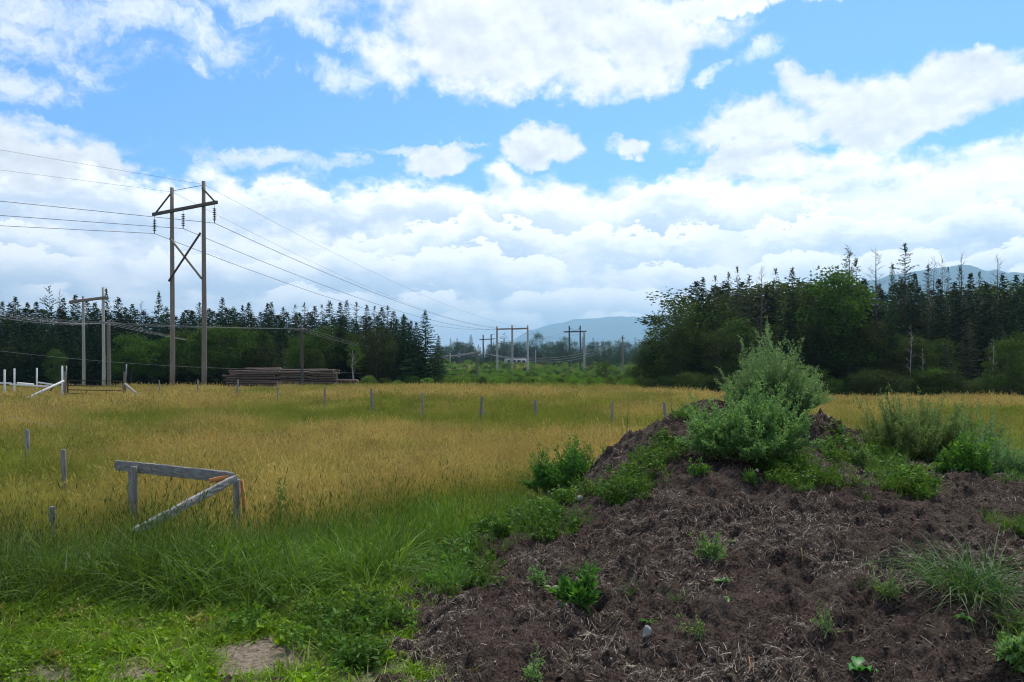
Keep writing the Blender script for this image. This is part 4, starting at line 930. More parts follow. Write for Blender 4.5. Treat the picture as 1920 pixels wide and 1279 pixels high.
# grass clumps and small plants on the mound, each on its own
G_CL = tuft('clump', M_WEED, 190, .17, .25, .62, .009, .75, .75, 6); G_S = tuft('clump', M_WEED, 46, .05, .10, .26, .008, .8, .6, 5)
for m_ in (G_CL, G_S):
    pass
M_CLUMP = leaf_mat('clump_grass', (0.025, 0.085, 0.016), (0.085, 0.19, 0.036), obvar=.15); M_DEADBLADE = leaf_mat('dead_blades', (0.22, 0.18, 0.11), (0.38, 0.32, 0.21), obvar=.1)
M_ROSETTE = leaf_mat('rosette_leaves', (0.055, 0.165, 0.03), (0.09, 0.24, 0.045), obvar=.1, rough=.45)
def clump(px, py, s, label, n=150, dead=0, spread_=.16, hh=(.22, .58)):
    x, d, z = hit(px, py); t = thing('grass_clump', label, 'grass clump', (x, d, z), rng.random() * 6, None); t.scale = (s, s, s)
    obj('blades', tuft('clump_blades', M_CLUMP, n, spread_, hh[0], hh[1], .009, .8, .8, 6), t)
    if dead: obj('dead_blades', tuft('dead_blades', M_DEADBLADE, dead, spread_ * 1.1, .12, .32, .005, 1.1, 1.1, 5), t)
    return t
clump(1815, 1100, 1.05, 'large arching tuft of grass with dead blades on the right slope of the mound', 300, 90, .2)
clump(1850, 1130, .8, 'grass tuft hanging down at the lower right of the large arching tuft', 90, 20, .16)
clump(1722, 1068, .62, 'small upright grass tuft left of the large arching tuft', 50, 10, .08)
clump(1090, 1080, .62, 'spreading bright grass tuft above the leafy weed on the front slope', 55, 0, .08, (.2, .5))
clump(1185, 1112, .45, 'thin grass tuft with a long runner right of the leafy weed', 30, 6, .05)
clump(1270, 1125, .42, 'wispy little grass tuft in the hollow of the front slope', 20, 8, .05)
clump(1610, 1098, .32, 'tiny grass sprig in the middle of the right slope', 18, 4, .05)
clump(655, 1245, .6, 'bright grass tuft at the lower left edge of the bare dirt', 90, 0, .14, (.15, .38))
clump(705, 1172, .45, 'grey green fine grass tuft beside the pale straw heap', 80, 0, .1, (.12, .3))
def rosette(px, py, s, label, n=7, L=.16, Wd=.06, lift=.5, cat='weed', name='leafy_rosette'):
    x, d, z = hit(px, py); mb = MB()
    for i in range(n):
        a = i * 2.4 + rng.normal() * .2; l = L * (.6 + .5 * rng.random()); k = 8; t_ = np.linspace(0, 1, k); el = lift + rng.normal() * .15
        rad = l * t_ * math.cos(el); zz = l * t_ * math.sin(el) - l * .45 * t_ ** 2.5; w = Wd * np.sin(np.pi * (t_ * .92 + .06)) ** .8 * (.7 + .4 * rng.random())
        c_ = np.stack([np.cos(a) * rad, np.sin(a) * rad, zz], -1); sd_ = np.array([-math.sin(a), math.cos(a), 0])
        V = np.stack([c_ - sd_ * w[:, None] / 2 + [0, 0, .012], c_, c_ + sd_ * w[:, None] / 2 + [0, 0, .012]], 1).reshape(-1, 3)
        j = np.arange(k - 1)[:, None] * 3; f = np.concatenate([j + [0, 1, 4, 3], j + [1, 2, 5, 4]]); mb.add(V, [f], rng.random(), np.repeat(t_, 3))
    o = obj(name, mb.mesh('rosette', M_ROSETTE), None, (x, d, z), rng.random() * 6); o.scale = (s, s, s); tag(o, label, cat); return o
rosette(1612, 1262, 1.0, 'single seedling with big smooth broad leaves at the bottom of the mound', 5, .17, .075, .75)
rosette(1352, 1092, .55, 'small bright seedling alone on the middle of the front slope', 6, .14, .05, .5)
rosette(1368, 1125, .5, 'low grey green rosette just below the small bright seedling', 8, .14, .04, .2)
rosette(1372, 1018, .4, 'tiny two leaved seedling beside the ferny weed on the slope', 4, .12, .06, .6)
rosette(1038, 1108, .7, 'yellow green dock leaf at the left of the leafy weed', 3, .16, .06, .6)
rosette(1808, 1160, .6, 'small dark sprout below the large arching grass tuft', 7, .14, .03, .4)
rosette(735, 1030, .9, 'broad drooping dock leaves in the weeds at the left foot of the mound', 6, .24, .09, .7)
rosette(600, 1200, .8, 'broad leaved plantain at the edge of the short lawn', 7, .16, .08, .5)
rosette(1218, 1170, .5, 'grey green sprout right behind the grey stone', 7, .16, .02, .5)
def slopeweed(px, py, s, label, kw):
    x, d, z = hit(px, py); t = thing('small_weed', label, 'weed', (x, d, z)); st, lf = weed('small_weed', .24 * s, .3 * s, **kw); obj('stem', st, t); obj('foliage', lf, t)
slopeweed(1085, 1128, 1.0, 'dark green leafy weed with jagged leaves on the front slope', dict(stems=30, mat=M_DEEPWEED, twigs=5, per=5, leaf=.09, lw=.03, dome=.3, foot=.3))
slopeweed(1330, 1045, .8, 'small bright ferny weed high on the front slope', dict(stems=26, mat=M_FRONTWEED, twigs=6, per=7, leaf=.04, lw=.012, dome=.4, foot=.3))
slopeweed(1665, 1115, .7, 'yellowish ferny weed left of the large arching grass tuft', dict(stems=20, mat=M_OLIVEWEED, twigs=6, per=6, leaf=.035, lw=.012, dome=.4, foot=.4))
slopeweed(1545, 1180, .55, 'faint sparse sprig low on the right slope', dict(stems=10, mat=M_OLIVEWEED, twigs=5, per=4, leaf=.03, lw=.01, dome=.4, foot=.4))
slopeweed(1300, 1190, .5, 'tiny sprig right of the grey stone', dict(stems=10, mat=M_OLIVEWEED, twigs=5, per=4, leaf=.03, lw=.01, dome=.4, foot=.4))
slopeweed(1010, 1090, .55, 'tiny yellow green sprig left of the jagged leaved weed', dict(stems=12, mat=M_FRONTWEED, twigs=5, per=4, leaf=.035, lw=.014, dome=.4, foot=.4))
slopeweed(1000, 1275, .6, 'little green sprig at the bottom edge of the bare dirt', dict(stems=10, mat=M_FRONTWEED, twigs=5, per=4, leaf=.04, lw=.014, dome=.4, foot=.4))
slopeweed(1310, 890, .7, 'small dark weed on the shelf left below the bushy weeds', dict(stems=14, mat=M_DEEPWEED, twigs=5, per=4, leaf=.06, lw=.02, dome=.4, foot=.5))
slopeweed(1918, 1240, .65, 'leafy green weed cut by the right edge of the picture near the bottom', dict(stems=24, mat=M_FRONTWEED, twigs=6, per=6, leaf=.07, lw=.03, dome=.4, foot=.4))
slopeweed(1410, 905, .5, 'small dark leafy weed beside the pale pebbles on the shelf', dict(stems=10, mat=M_DEEPWEED, twigs=5, per=4, leaf=.05, lw=.02, dome=.4, foot=.5))
# stones
def stone(px, py, wpx, label, mat, flat=.6, sharp=1.0):
    import bmesh
    x, d, z = hit(px, py); r = wpx / F * d / 2; bm = bmesh.new(); bmesh.ops.create_icosphere(bm, subdivisions=2 if sharp else 3, radius=1)
    pl = [unit(rng.normal(size=3)) for _ in range(9)]
    for v in bm.verts:
        p = np.array(v.co)
        for q in pl if sharp else ():
            e = p @ q - .55
            if e > 0: p = p - q * e
        v.co = Vector(p * np.array([1, .8, flat]) * r + rng.normal(size=3) * r * .02)
    me = bpy.data.meshes.new('stone'); bm.to_mesh(me); bm.free(); me.materials.append(mat)
    if not sharp: me.polygons.foreach_set('use_smooth', np.ones(len(me.polygons), bool))
    return tag(obj('stone', me, None, (x, d, z + r * flat * .45), rng.random() * 6), label, 'stone')
stone(1214, 1192, 30, 'angular grey stone half buried in the straw at the foot of the slope', M_STONE, .9)
stone(1087, 938, 18, 'smooth pale rounded stone on the bare dirt below the dark leafy weed', M_PALESTONE, .7, 0)
stone(1706, 1046, 9, 'small white pebble beside the large arching grass tuft', M_PALESTONE, .8)
stone(1410, 888, 9, 'left one of two pale pebbles below the bushy weeds', M_PALESTONE, .7)
stone(1420, 884, 8, 'right one of two pale pebbles below the bushy weeds', M_PALESTONE, .9)
stone(1146, 1238, 8, 'small white pebble low on the straw covered slope', M_PALESTONE, .7)
def stick(px0, py0, px1, py1, rad, label, up=0.03):
    a = np.array(hit(px0, py0)); b_ = np.array(hit(px1, py1)); mb = MB(); m_ = (a + b_) / 2 + [0, 0, up]
    tube(mb, [a - [0, 0, .01], m_, b_ + [0, 0, up]], [rad, rad, rad * .7], 5); return tag(obj('stick', mb.mesh('stick', MATS['split_stick'] if 'split_stick' in MATS else plain('split_stick', (.42, .24, .10), .8)), None), label, 'stick')
stick(1505, 1055, 1502, 1038, .004, 'short orange splinter of wood standing in the middle of the slope', .04)
stick(1408, 1272, 1404, 1244, .003, 'long orange straw stalk at the bottom of the slope', .04)

# ------------------------------------------------------------------ wooden corner rail in the grass
def ground_at(x, y): return float(base(np.array([x]), np.array([y]))[0])
C0 = np.array([at(437, 9.0), 9.0, .42]); C1 = np.array([at(217, 10.3), 10.3, .415]); C2 = np.array([at(246, 7.55), 7.55, .10])
t = thing('corner_rail', 'old grey wooden rail corner on short posts standing in the field grass', 'fence rail', (C0[0], C0[1], ground_at(C0[0], C0[1])))
def local(t, *ps): return [np.asarray(p, float) - np.array(t.location) for p in ps]
def rough_rail(me, L, w, h):
    """weathered plank: slightly wavy, chipped edges, split end"""
    n = 26; k = 12; s = np.linspace(0, L, n); V = []
    for i, q in enumerate(s):
        e = 1.0 if 0 < i < n - 1 else .9
        for j in range(k):
            a = j / k * 4; sd, f = int(a), a - int(a); c_ = [(-1, -1), (1, -1), (1, 1), (-1, 1)]; p0, p1 = c_[sd], c_[(sd + 1) % 4]
            yy, zz = p0[0] + (p1[0] - p0[0]) * f, p0[1] + (p1[1] - p0[1]) * f
            cr = .90 if f == 0 else 1.0
            V.append((q + rng.normal() * .012 * (i in (0, n - 1)), yy * w / 2 * cr * e + rng.normal() * .0016 + .008 * math.sin(q * 2.1), zz * h / 2 * cr * e + rng.normal() * .0028 + .007 * math.sin(q * 1.4 + 1)))
    i = np.arange(n - 1)[:, None] * k; j = np.arange(k)[None]; f = np.stack([i + j, i + (j + 1) % k, i + k + (j + 1) % k, i + k + j], -1).reshape(-1, 4)
    me.from_pydata(V, [], [tuple(q) for q in f] + [tuple(range(k))[::-1], tuple(range((n - 1) * k, n * k))]); me.update()
def beamobj(name, parent, p, q, w, h, mat, val=.5, up=(0, 0, 1)):
    """beam mesh whose local x runs along its length, so that the grain follows it"""
    p = np.asarray(p, float); q = np.asarray(q, float); v = Vector(q - p); L = v.length; mb = MB(); box(mb, (L / 2, 0, 0), (L, w, h), None, val, 0, .006)
    me = mb.mesh(name, mat); o = obj(name, me, parent)
    if mat is M_RAIL: me.clear_geometry(); rough_rail(me, L, w, h)
    x = np.array(v.normalized()); y = unit(np.cross(up, x)); z = np.cross(x, y)
    from mathutils import Matrix
    M = Matrix(((x[0], y[0], z[0], p[0]), (x[1], y[1], z[1], p[1]), (x[2], y[2], z[2], p[2]), (0, 0, 0, 1)))
    o.matrix_local = Matrix.Translation(-Vector(parent.location)) @ M if parent else M
    return o
beamobj('rail', t, C0, C1, .045, .135, M_RAIL); r2 = beamobj('rail', t, C0 + [.04, -.05, .0], C2, .05, .085, M_RAIL); r2['label'] = 'rail fallen down at its near end into the grass'
def postobj(name, parent, x, y, ztop, r, mat, sides=8, lean=(0, 0), zb=None):
    zb = ground_at(x, y) - .1 if zb is None else zb; mb = MB(); H = ztop - zb
    tube(mb, [(0, 0, 0), (lean[0] * .5 + .004, lean[1] * .5, H * .5), (lean[0], lean[1], H * .985), (lean[0], lean[1], H)], [r, r * 1.02, r * .94, r * .82], sides, wob=.05)
    o = obj(name, mb.mesh(name, mat), parent); o.location = Vector((x, y, zb)) - (Vector(parent.location) if parent else Vector((0, 0, 0))); return o
postobj('post', t, C0[0] + .01, C0[1] + .09, .40, .042, M_POST, 8)
u_ = (C1 - C0) / np.linalg.norm(C1 - C0); pp = C0 + u_ * 1.86; postobj('post', t, pp[0] - .02, pp[1] - .09, .44, .044, M_POST, 8)
pp = C0 + u_ * 2.1; postobj('post', t, pp[0], pp[1] + .08, .34, .038, M_POST, 8)
o = beamobj('splintered_block', t, C0 + [-.28, .02, -.03], C0 + [-.02, .03, .02], .05, .05, M_SPLIT); o['label'] = 'orange splintered wood at the corner'
o = beamobj('splintered_strip', t, C0 + [.09, .03, -.02], C0 + [.12, .03, -.40], .03, .05, M_SPLIT, up=(0, 1, 0)); o['label'] = 'orange splintered wood down the corner post'

# ------------------------------------------------------------------ fence posts
def fencepost(px, pytop, pybase, label, group='weathered fence posts along the field', r=.055, lean=(0, 0), g=.30, mat=None, d=None):
    d = d or (ZC + .42 - g) * F / (pybase - HY); x = at(px, d)
    o = postobj('fence_post', None, x, d, zat(pytop, d), r, mat or M_POST, 8, lean); tag(o, label, 'fence post', group); return o
FP = [(300, 713, 742, 'grey fence post just left of the near brown power poles'), (371, 712, 744, 'fence post standing right in front of the brown power poles'), (444, 712, 748, 'fence post in front of the left end of the log pile'),
      (521, 716, 751, 'fence post in front of the middle of the log pile, with a broken stub'), (608, 726, 759, 'leaning fence post in front of the right end of the log pile'), (699, 728, 770, 'thin fence post between the log pile and the corridor'),
      (792, 736, 779, 'straight fence post below the big corner spruce'), (900, 742, 783, 'stout split fence post below the single short pole'), (1005, 750, 780, 'thin fence post below the dark bush of the corridor'),
      (1147, 753, 792, 'fence post left of the spindly brown stalk'), (1249, 755, 792, 'fence post just behind the left shoulder of the mound')]
for i, (px, a, b_, lb) in enumerate(FP): fencepost(px, a, b_, lb, r=.036 + .010 * (i % 3), lean=(.03 * ((i * 7) % 5 - 2), 0))
d = 2.0 * F / (744 - HY)
for (px, py, dx_, lb) in ((373, 736, .6, 'short plank leaning on the fence post by the brown power poles'), (523, 738, .55, 'broken rail stub leaning on the post before the log pile'), (903, 768, .18, 'split piece of wood leaning on the stout fence post')):
    d = 2.0 * F / ({373: 744, 523: 751, 903: 783}[px] - HY); x = at(px, d); z = zat(py, d); b_ = beamobj('leaning_plank', None, (x + .03, d - .08, z), (x + dx_, d - .1, z - .42), .05, .10, M_POST); tag(b_, lb, 'plank')
fencepost(51, 806, 845, 'grey fence post far left in the greener grass', 'short posts of the old fence in the near field', d=15.5, r=.042)
fencepost(121, 843, 896, 'dark fence post left of the wooden corner rail', 'short posts of the old fence in the near field', d=12.0, r=.040, lean=(-.02, 0))
fencepost(98, 950, 1005, 'fence post nearest the camera half hidden in seed grass at lower left', 'short posts of the old fence in the near field', d=8.4, r=.036)
fencepost(1660, 783, 830, 'pale grey post poking out of the feathery weeds on the right', None, d=13, r=.035)
def wire(name, pts, rad, label, cat='wire', group=None, n=None, mat=None):
    mb = MB(); tube(mb, pts, rad, 5, cap=False); return tag(obj(name, mb.mesh(name, mat or M_WIRE)), label, cat, group)
def sagged(p, q, sag, n=40):
    p = np.asarray(p, float); q = np.asarray(q, float); s = np.linspace(0, 1, n)[:, None]; P = p + (q - p) * s; P[:, 2] -= 4 * sag * (s * (1 - s))[:, 0]; return P
wire('fence_wire', sagged((at(18, 21), 21, zat(780, 21)), (at(108, 16.5), 16.5, zat(801, 16.5)), .012), .0035, 'pale loose fence wire lying slack in the field at the far left', 'wire', mat=M_GALV)

# ------------------------------------------------------------------ gate and white rails at the far left
dg = 47.0; t = thing('farm_gate', 'rusty tube farm gate hung between two wooden posts', 'gate', (at(127, dg), dg, ground_at(at(127, dg), dg)))
def P_(px, py, d=dg): return np.array([at(px, d), d, zat(py, d)])
def tubeobj(name, parent, pts, r, mat, n=6):
    mb = MB(); tube(mb, [np.asarray(p, float) - np.array(parent.location) for p in pts] if parent else pts, r, n); return obj(name, mb.mesh(name, mat), parent)
tubeobj('frame', t, [P_(127, 738), P_(127, 716), P_(131, 713), P_(229, 715), P_(229, 740), P_(127, 738)], .036, M_RUST)
for a, b_ in ((723, 724), (731, 732.5)): tubeobj('bar', t, [P_(127, a), P_(229, b_)], .032, M_RUST)
for px in (163, 199): tubeobj('upright', t, [P_(px, 731), P_(px, 740)], .028, M_RUST)
for px, top_, lb, r in ((121.5, 697, 'wooden gate post on the left of the rusty gate', .085), (234, 697, 'wooden gate post on the right of the rusty gate', .085)):
    o = postobj('gate_post', None, at(px, dg - .1), dg - .1, zat(top_, dg), r, M_POLE, 9); tag(o, lb, 'gate post')
for px, a, b_, lb in ((124.5, 686, 707, 'grey pipe fixed upright on the left gate post'), (237, 683, 703, 'grey pipe fixed upright on the right gate post')):
    o = tubeobj('pipe', None, [P_(px, b_ + 4, dg + .1), P_(px, a, dg + .1)], .035, M_GALV); tag(o, lb, 'pipe')
o = beamobj('brace_plank', None, P_(48, 748, 44), P_(120, 714, 46.7), .06, .11, M_WHITE); tag(o, 'white plank sloping up from the grass to the left gate post', 'plank')
o = beamobj('brace_plank', None, P_(265, 746, 45.5), P_(234, 720, 46.7), .07, .13, M_PALEPOLE); tag(o, 'pale timber sloping down from the right gate post', 'plank')
o = beamobj('brace_plank', None, P_(94, 733, 47.4), P_(104, 721, 47.4), .05, .06, M_RUST); tag(o, 'short dark stick under the white sloping plank', 'stick')
t = thing('rail_fence', 'white post and rail fence left of the farm gate', 'fence', (at(60, 52), 52, ground_at(at(60, 52), 52)))
for px, a, d, lb in ((8.5, 693, 49, None), (27, 691, 53, None), (69, 690, 58, None), (116.5, 686, 47.3, None)):
    x = at(px, d); zb = ground_at(x, d) - .1; mb = MB(); box(mb, (0, 0, (zat(a, d) - zb) / 2), (.085, .085, zat(a, d) - zb), None, .5, 0, .008); o = obj('post', mb.mesh('post', M_WHITE), t); o.location = Vector((x, d, zb)) - t.location
for a, b_ in (((-20, 718, 53), (21, 718.5, 53.1)), ((18, 720.5, 48.5), (92, 725, 47.5)), ((32, 718, 53.2), (63, 720.5, 57)), ((71, 717, 57.7), (102, 722, 48.6))): beamobj('rail', t, P_(*a), P_(*b_), .04, .10, M_WHITE)

# ------------------------------------------------------------------ power poles
def pole_h(name, bases, tops, rb, rt, mat, label, cat='power pole', group=None):
    x, y = (bases[0][0] + bases[-1][0]) / 2, (bases[0][1] + bases[-1][1]) / 2
    t = thing(name, label, cat, (x, y, ground_at(x, y)), 0, group); ps = []
    for (bx_, by), zt in zip(bases, tops):
        zb = ground_at(bx_, by) - .3; mb = MB(); H = zt - zb; s = np.linspace(0, 1, 9)
        tube(mb, np.c_[.02 * np.sin(s * 5), .02 * np.cos(s * 4), s * H], rb + (rt - rb) * s, 12, wob=.015)
        o = obj('pole', mb.mesh('pole', mat, True), t); o.location = Vector((bx_, by, zb)) - t.location; ps.append(o)
    return t
LB = np.array([at(323, 69), 69]); RB = np.array([at(382.5, 67), 67])
t = pole_h('pole_pair', [LB, RB], [zat(352, 69), zat(340, 67)], .225, .155, M_POLE, 'near brown two pole power frame with crossarm and X brace at the field edge')
e = np.r_[RB - LB, 0]; e = e / np.linalg.norm(e); fr_ = np.array([-e[1], e[0], 0]) * -1      # fr_ points towards the viewer
A0 = np.r_[LB, zat(402.5, 69.9)] - e * 2.24 + fr_ * .28; A1 = np.r_[RB, zat(381, 66.2)] + e * 1.95 + fr_ * .28
beamobj('crossarm', t, A0, A1, .2, .27, M_ARM)
def onarm(s): return A0 + (A1 - A0) * s
Lp = np.r_[LB, 0]; Rp = np.r_[RB, 0]
beamobj('arm_brace', t, Lp + [0, 0, zat(365, 69)] + fr_ * .2, onarm(.045) + [0, 0, .13] - fr_ * .04, .10, .12, M_ARM); beamobj('arm_brace', t, Rp + [0, 0, zat(353, 67)] + fr_ * .2, onarm(.955) + [0, 0, .13] - fr_ * .04, .10, .12, M_ARM)
beamobj('cross_brace', t, Lp + [0, 0, zat(447, 69)] + fr_ * .24, Rp + [0, 0, zat(523, 67)] + fr_ * .24, .10, .16, M_POLE)
beamobj('cross_brace', t, Rp + [0, 0, zat(438, 67)] + fr_ * .36, Lp + [0, 0, zat(528, 69)] + fr_ * .36, .10, .16, M_ARM)
tubeobj('tie_rod', t, [Lp + [0, 0, zat(358, 69)], Rp + [0, 0, zat(347, 67)]], .022, M_WIRE)
INS = []
for s in (.028, .487, .962):
    a = onarm(s) - [0, 0, .13]; mb = MB(); prof = [(0, .015), (-.32, .015)]
    for k in range(7): z0 = -.34 - k * .155; prof += [(z0, .03), (z0 - .03, .14), (z0 - .07, .145), (z0 - .085, .05), (z0 - .12, .03)]
    prof += [(-1.46, .03), (-1.52, .05), (-1.58, .02)]
    tube(mb, [(0, 0, p[0]) for p in prof], [p[1] for p in prof], 10); o = obj('insulator_string', mb.mesh('insulator_string', M_CERAMIC), t); o.location = Vector(a) - t.location; INS.append(a - [0, 0, 1.58])
# three pole frame, right pole frame, farthest frame, pale pair
d3 = 230; P3 = [(at(p, d3), d3) for p in (932, 960.5, 989.5)]; T3 = [zat(y, d3) for y in (612, 610, 610)]
t3 = pole_h('three_pole_frame', P3, T3, .33, .26, M_PALEPOLE, 'three tall pale poles joined by one crossarm in the corridor')
beamobj('crossarm', t3, (P3[0][0], d3 - .42, zat(617.5, d3)), (P3[2][0], d3 - .42, zat(616, d3)), .2, .42, M_POLE); 
d2 = 250; P2 = [(at(p, d2), d2) for p in (1067.5, 1088)]
t2 = pole_h('two_pole_frame', P2, [zat(611, d2), zat(611, d2)], .27, .22, M_ARM, 'dark two pole frame with long crossarm right of the three pale poles')
beamobj('crossarm', t2, (at(1057, d2), d2 - .4, zat(622.5, d2)), (at(1099.5, d2), d2 - .4, zat(621.5, d2)), .2, .42, M_ARM)
for pa, pb in ((1068, 1077), (1088, 1078)): beamobj('arm_brace', t2, (at(pa, d2), d2 - .3, zat(615, d2)), (at(pb, d2), d2 - .3, zat(620.5, d2)), .12, .12, M_ARM)
t = pole_h('power_pole', [(at(1095.5, 240), 240)], [zat(622, 240)], .36, .28, M_PALEPOLE, 'single pale pole standing at the right end of the dark two pole frame')
df = 320; t4 = pole_h('two_pole_frame', [(at(906, df), df), (at(921, df), df)], [zat(628, df), zat(627, df)], .30, .26, M_ARM, 'farthest small two pole frame left of the three pale poles')
beamobj('crossarm', t4, (at(899, df), df - .5, zat(637, df)), (at(929, df), df - .5, zat(635.5, df)), .2, .36, M_ARM); beamobj('arm_brace', t4, (at(921, df), df - .4, zat(628, df)), (at(928, df), df - .4, zat(626.5, df)), .15, .15, M_ARM)
t = pole_h('power_pole', [(at(894, 140), 140)], [zat(658, 140)], .2, .17, M_POLE, 'short single pole standing at the near end of the corridor')
beamobj('crossarm', t, (at(888, 140), 139.7, zat(661, 140)), (at(900, 140), 139.7, zat(661, 140)), .1, .14, M_ARM)
t = pole_h('power_pole', [(at(1167.5, 250), 250)], [zat(629, 250)], .27, .22, M_POLE, 'grey single pole before the far trees near the right wood')
beamobj('crossarm', t, (at(1162, 250), 249.6, zat(634, 250)), (at(1172, 250), 249.6, zat(634, 250)), .15, .2, M_ARM)
t = pole_h('power_pole', [(at(1004.5, 300), 300)], [zat(656, 300)], .24, .2, M_PALEPOLE, 'small pale far pole just right of the three tall poles')
t = pole_h('power_pole', [(at(844, 290), 290)], [zat(662, 290)], .22, .18, M_PALEPOLE, 'small far pole at the left end of the corridor')
dp = 79; BL = [(at(156.5, dp), dp), (at(194, dp - 1), dp - 1)]
t = pole_h('pole_pair', BL, [zat(555, dp), zat(539, dp - 1)], .16, .12, M_PALEPOLE, 'pale two pole frame standing behind the farm gate')
beamobj('crossarm', t, (at(134, dp), dp - .32, zat(567, dp)), (at(212, dp), dp - 1.3, zat(560, dp)), .2, .27, M_POLE)
t = pole_h('power_pole', [(at(204, 77), 77)], [zat(601, 77)], .18, .15, M_POLE, 'shorter brown pole close to the right of the pale two pole frame')
beamobj('crossarm', t, (at(190, 77), 76.7, zat(606, 77)), (at(216, 77), 76.7, zat(604, 77)), .12, .16, M_ARM)
t = pole_h('power_pole', [(at(566, 72), 72)], [zat(611, 72)], .15, .12, M_ARM, 'dark brown utility pole with small crossarm in front of the log pile')
beamobj('crossarm', t, (at(551, 72), 71.8, zat(619, 72)), (at(578, 72), 71.8, zat(618, 72)), .09, .12, M_POLE)
for px in (551.5, 563, 577): tubeobj('insulator', t, [(at(px, 71.8), 71.8, zat(618, 72) + .02), (at(px, 71.8), 71.8, zat(618, 72) + .2)], .05, M_CERAMIC)
# cables
CG = 'conductors of the near power line'
inc = np.array([-.88, -.475, 0])
for i, (p, lb) in enumerate(zip(INS, ('left', 'middle', 'right'))):
    yl = (420.5, 403.5, 382)[i]; s_ = 13.5; q = p + inc * s_; dz = zat(yl, q[1]) - p[2]; k = np.linspace(0, 70, 60)
    P = p + inc[None] * k[:, None]; P[:, 2] += dz * (k / s_) - .0012 * k * (s_ - k) * 0
    wire('power_line', P, .021, 'conductor running off to the left from the %s insulator string' % lb, 'cable')
    q = np.array([P3[i][0], d3 - .6, zat(617, d3)]); wire('power_line', sagged(p, q, (2.9, 2.9, 2.9)[i], 60), .024, 'conductor from the %s insulator string down to the three pale poles' % lb, 'cable')
for i, (p, yl, lb) in enumerate(((np.r_[LB, zat(360, 69)], 314, 'left'), (np.r_[RB, zat(346, 67)], 284, 'right'))):
    s_ = 14.0; q = p + inc * s_; dz = zat(yl, q[1]) - p[2]; k = np.linspace(0, 70, 40); P = p + inc[None] * k[:, None]; P[:, 2] += dz * (k / s_)
    wire('shield_wire', P, .010, 'thin wire running off to the left from the top of the %s brown pole' % lb, 'cable')
    q = np.array([P3[(0, 2)[i]][0], d3, T3[0] - .3]); wire('shield_wire', sagged(p, q, 2.4, 50), .011, 'thin wire from the top of the %s brown pole to the three pale poles' % lb, 'cable')
def multi(name, lb, rad, *pp, sag=.6):
    P = []
    for a, b_ in zip(pp[:-1], pp[1:]): P.append(sagged(P_(*a), P_(*b_), sag, 30)[:-1])
    P.append(P_(*pp[-1])[None]); wire(name, np.concatenate(P), rad, lb, 'cable')
M_WIRE2 = M_GALV
for i, (y0, y1) in enumerate(((576, 597), (583, 602), (591, 604))):
    P = np.concatenate([sagged(P_(-40, y0 - 3, 66), P_(192 + i * 11, 606 - i, 76.7), .5, 40)[:-1], sagged(P_(192 + i * 11, 606 - i, 76.7), P_(888 + i * 6, 660, 139), 2.4 + .25 * i, 60)])
    wire('power_line', P, .011, ('upper', 'middle', 'lower')[i] + ' of three cables from the shorter brown pole to the short single pole', 'cable', mat=M_GALV)
for i, (px, y0) in enumerate(((551.5, 607), (563, 601), (577, 604))):
    wire('power_line', np.concatenate([sagged(P_(-60, y0 - 14, 60), P_(px, 616, 71.8), .25, 40)[:-1], sagged(P_(px, 616, 71.8), P_(889 + 5 * i, 660, 139.7), 1.5, 50)]), .009, ('left', 'middle', 'right')[i] + ' cable on the crossarm of the dark utility pole', 'cable', mat=M_GALV)
wire('phone_line', np.concatenate([sagged(P_(-60, 651, 62), P_(566, 693, 71.8), .45, 40)[:-1], sagged(P_(566, 693, 71.8), P_(894, 684, 139.8), .9, 40)]), .010, 'low slack line crossing in front of the wood from the left to the short pole', 'cable', mat=M_GALV)
for i in range(3):
    wire('power_line', sagged(P_(889 + 5 * i, 660, 139.7), P_(1163 + 4 * i, 634, 249.6), 3.2 + .5 * i, 50), .026, ('left', 'middle', 'right')[i] + ' cable from the short single pole to the grey single pole near the right wood', 'cable', mat=M_GALV)
wire('power_line', sagged(P_(1167, 636, 249.6), P_(1320, 650, 330), 1.5, 30), .03, 'cable from the grey single pole on into the right wood', 'cable', mat=M_GALV)
for i, (a, b_) in enumerate((((912, 637, df - .6), (1060, 623, d2 - .6)), ((989, 617, d3 - .6), (1060, 628, d2 - .6)), ((960, 617, d3 - .6), (1098, 622.5, d2 - .6)))):
    wire('power_line', sagged(P_(*a), P_(*b_), 2.0, 30), .02, ('cable from the farthest frame to the dark two pole frame', 'cable from the right pale pole to the left end of the dark frame', 'cable from the middle pale pole to the right end of the dark frame')[i], 'cable')

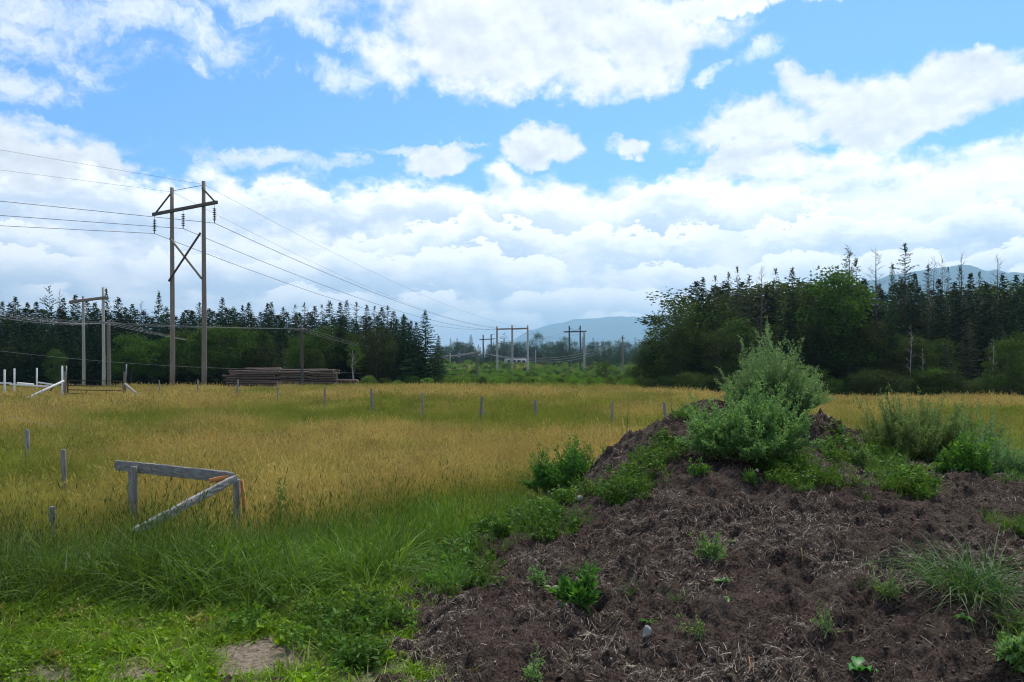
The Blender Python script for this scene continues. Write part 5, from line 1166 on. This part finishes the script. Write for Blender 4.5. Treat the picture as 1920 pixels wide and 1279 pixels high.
# ------------------------------------------------------------------ log pile
def log_mesh(L, r):
    mb = MB(); k = 7; s = np.linspace(0, 1, k); P = np.c_[s * L, .02 * np.sin(s * 4 + rng.random() * 6), .02 * np.cos(s * 5)]
    tube(mb, P, r * (1 - .18 * s), 10, cap=False, wob=.05)
    V = mb.v[0]
    for e_ in (0, k - 1):
        ring = V[e_ * 10:(e_ + 1) * 10]; f = np.arange(10)[None]; mb.add(ring, [f if e_ else f[:, ::-1]], .5, .5, 1)
    return mb.mesh('log', [M_LOG, M_LOGEND])
LOGS = [log_mesh(L, r) for L, r in ((4.9, .14), (5.2, .12), (4.7, .16), (5.0, .11), (5.3, .13), (4.6, .15))]
LG = 'stacked cut logs of the wood pile'
def stack(px0, px1, pytop, d0, rows, deep, label, k):
    x0, x1 = at(px0, d0), at(px1, d0); L = x1 - x0; z0 = ground_at(x0, d0)
    hgt = (zat(pytop, d0) - z0) / rows
    for r_ in range(rows):
        for c_ in range(deep):
            if c_ == deep - 1 and r_ == rows - 1 and k == 1 : continue
            me = LOGS[int(rng.integers(len(LOGS)))]; sx = L / 5.0
            o = obj('log', me, None, (x0 + rng.normal() * .16 + (r_ == rows - 1) * .1, d0 + c_ * .30 + (r_ % 2) * .12 + r_ * .03, z0 + hgt * (r_ + .5)), 0)
            q = hgt / .27 * (.92 + .16 * rng.random()); o.scale = (sx * (.93 + .1 * rng.random()), q, q); o.rotation_euler = (rng.random() * 6.28, rng.normal() * .014, rng.normal() * .02)
            if rng.random() < .5: o.location.x += L * .98; o.rotation_euler = (0, 0, math.pi + rng.normal() * .012)
            tag(o, label, 'log', LG + k)
stack(427, 525, 694, 75, 8, 3, 'cut log lying in the left half of the big log pile', ' on the left')
stack(455, 523, 689.5, 75.4, 9, 2, 'cut log lying in the left half of the big log pile', ' on the left')
stack(522, 605, 691.5, 75.1, 8, 3, 'cut log lying in the right half of the big log pile', ' on the right')
stack(578, 629, 693, 74.8, 8, 3, 'short cut log at the right end of the big log pile', ' at the right end')
stack(628, 667, 711, 75.5, 3, 3, 'cut log in the low pile right of the big log pile', ' in the low pile')

# ------------------------------------------------------------------ camper far away
dv = 330; zb = float(ground_at(at(968, dv), dv)); zt = zat(672.5, dv); L = 44 / F * dv
t = thing('camper', 'white camper with dark windows parked far off behind the three tall poles', 'camper', (at(967.5, dv), dv, zat(685.5, dv)))
Hc = zt - t.location.z
def prism(mb, prof, y0, y1, mat=0):
    n = len(prof); V = np.r_[np.array([[p[0], y0, p[1]] for p in prof]), np.array([[p[0], y1, p[1]] for p in prof])]; j = np.arange(n)
    mb.add(V, [np.stack([j, (j + 1) % n, (j + 1) % n + n, j + n], -1), j[None, ::-1], (j + n)[None]], .5, .5, mat)
mb = MB(); prism(mb, [(-L * .48, .45), (L * .40, .45), (L * .48, Hc * .45), (L * .46, Hc * .9), (L * .43, Hc), (-L * .46, Hc), (-L * .5, Hc * .92), (-L * .5, .55)], -1.2, 1.2); obj('body', mb.mesh('camper_body', plain('dull_white_panel', (.42, .42, .41), .5)), t)
for a, b_ in ((-.36, -.24), (-.18, -.02), (.06, .2), (.27, .38)):
    mb = MB(); box(mb, ((a + b_) / 2 * L, -1.22, Hc * .62), ((b_ - a) * L, .06, Hc * .3), None, .5, 0, .01); obj('window', mb.mesh('window', M_DARKGLASS), t)
mb = MB(); box(mb, (0.0, -1.23, Hc * .36), (L * .8, .05, Hc * .12), None, .5, 0, .01); obj('stripe', mb.mesh('stripe', M_DARKGLASS), t)
for a in (-.3, -.22, .3):
    mb = MB(); tube(mb, [(a * L, -1.25, .38), (a * L, -.95, .38)], .38, 14); obj('wheel', mb.mesh('wheel', M_RUBBER), t)

# ------------------------------------------------------------------ air that fades the mountains
def haze():
    mb = MB(); box(mb, (1500, 6900, 368), (24000, 14600, 760)); me = mb.mesh('haze', [])
    m = bpy.data.materials.new('haze'); m.use_nodes = True; t = m.node_tree; t.nodes.clear()
    o_ = t.nodes.new('ShaderNodeOutputMaterial'); v = t.nodes.new('ShaderNodeVolumePrincipled'); t.links.new(v.outputs[0], o_.inputs['Volume'])
    v.inputs['Color'].default_value = (0.43, 0.74, 1.0, 1); v.inputs['Density'].default_value = 0.00014; v.inputs['Anisotropy'].default_value = 0.4
    me.materials.clear(); me.materials.append(m); o = obj('haze', me); tag(o, 'thin blue air over the whole land', 'haze', kind='stuff'); return o
haze()
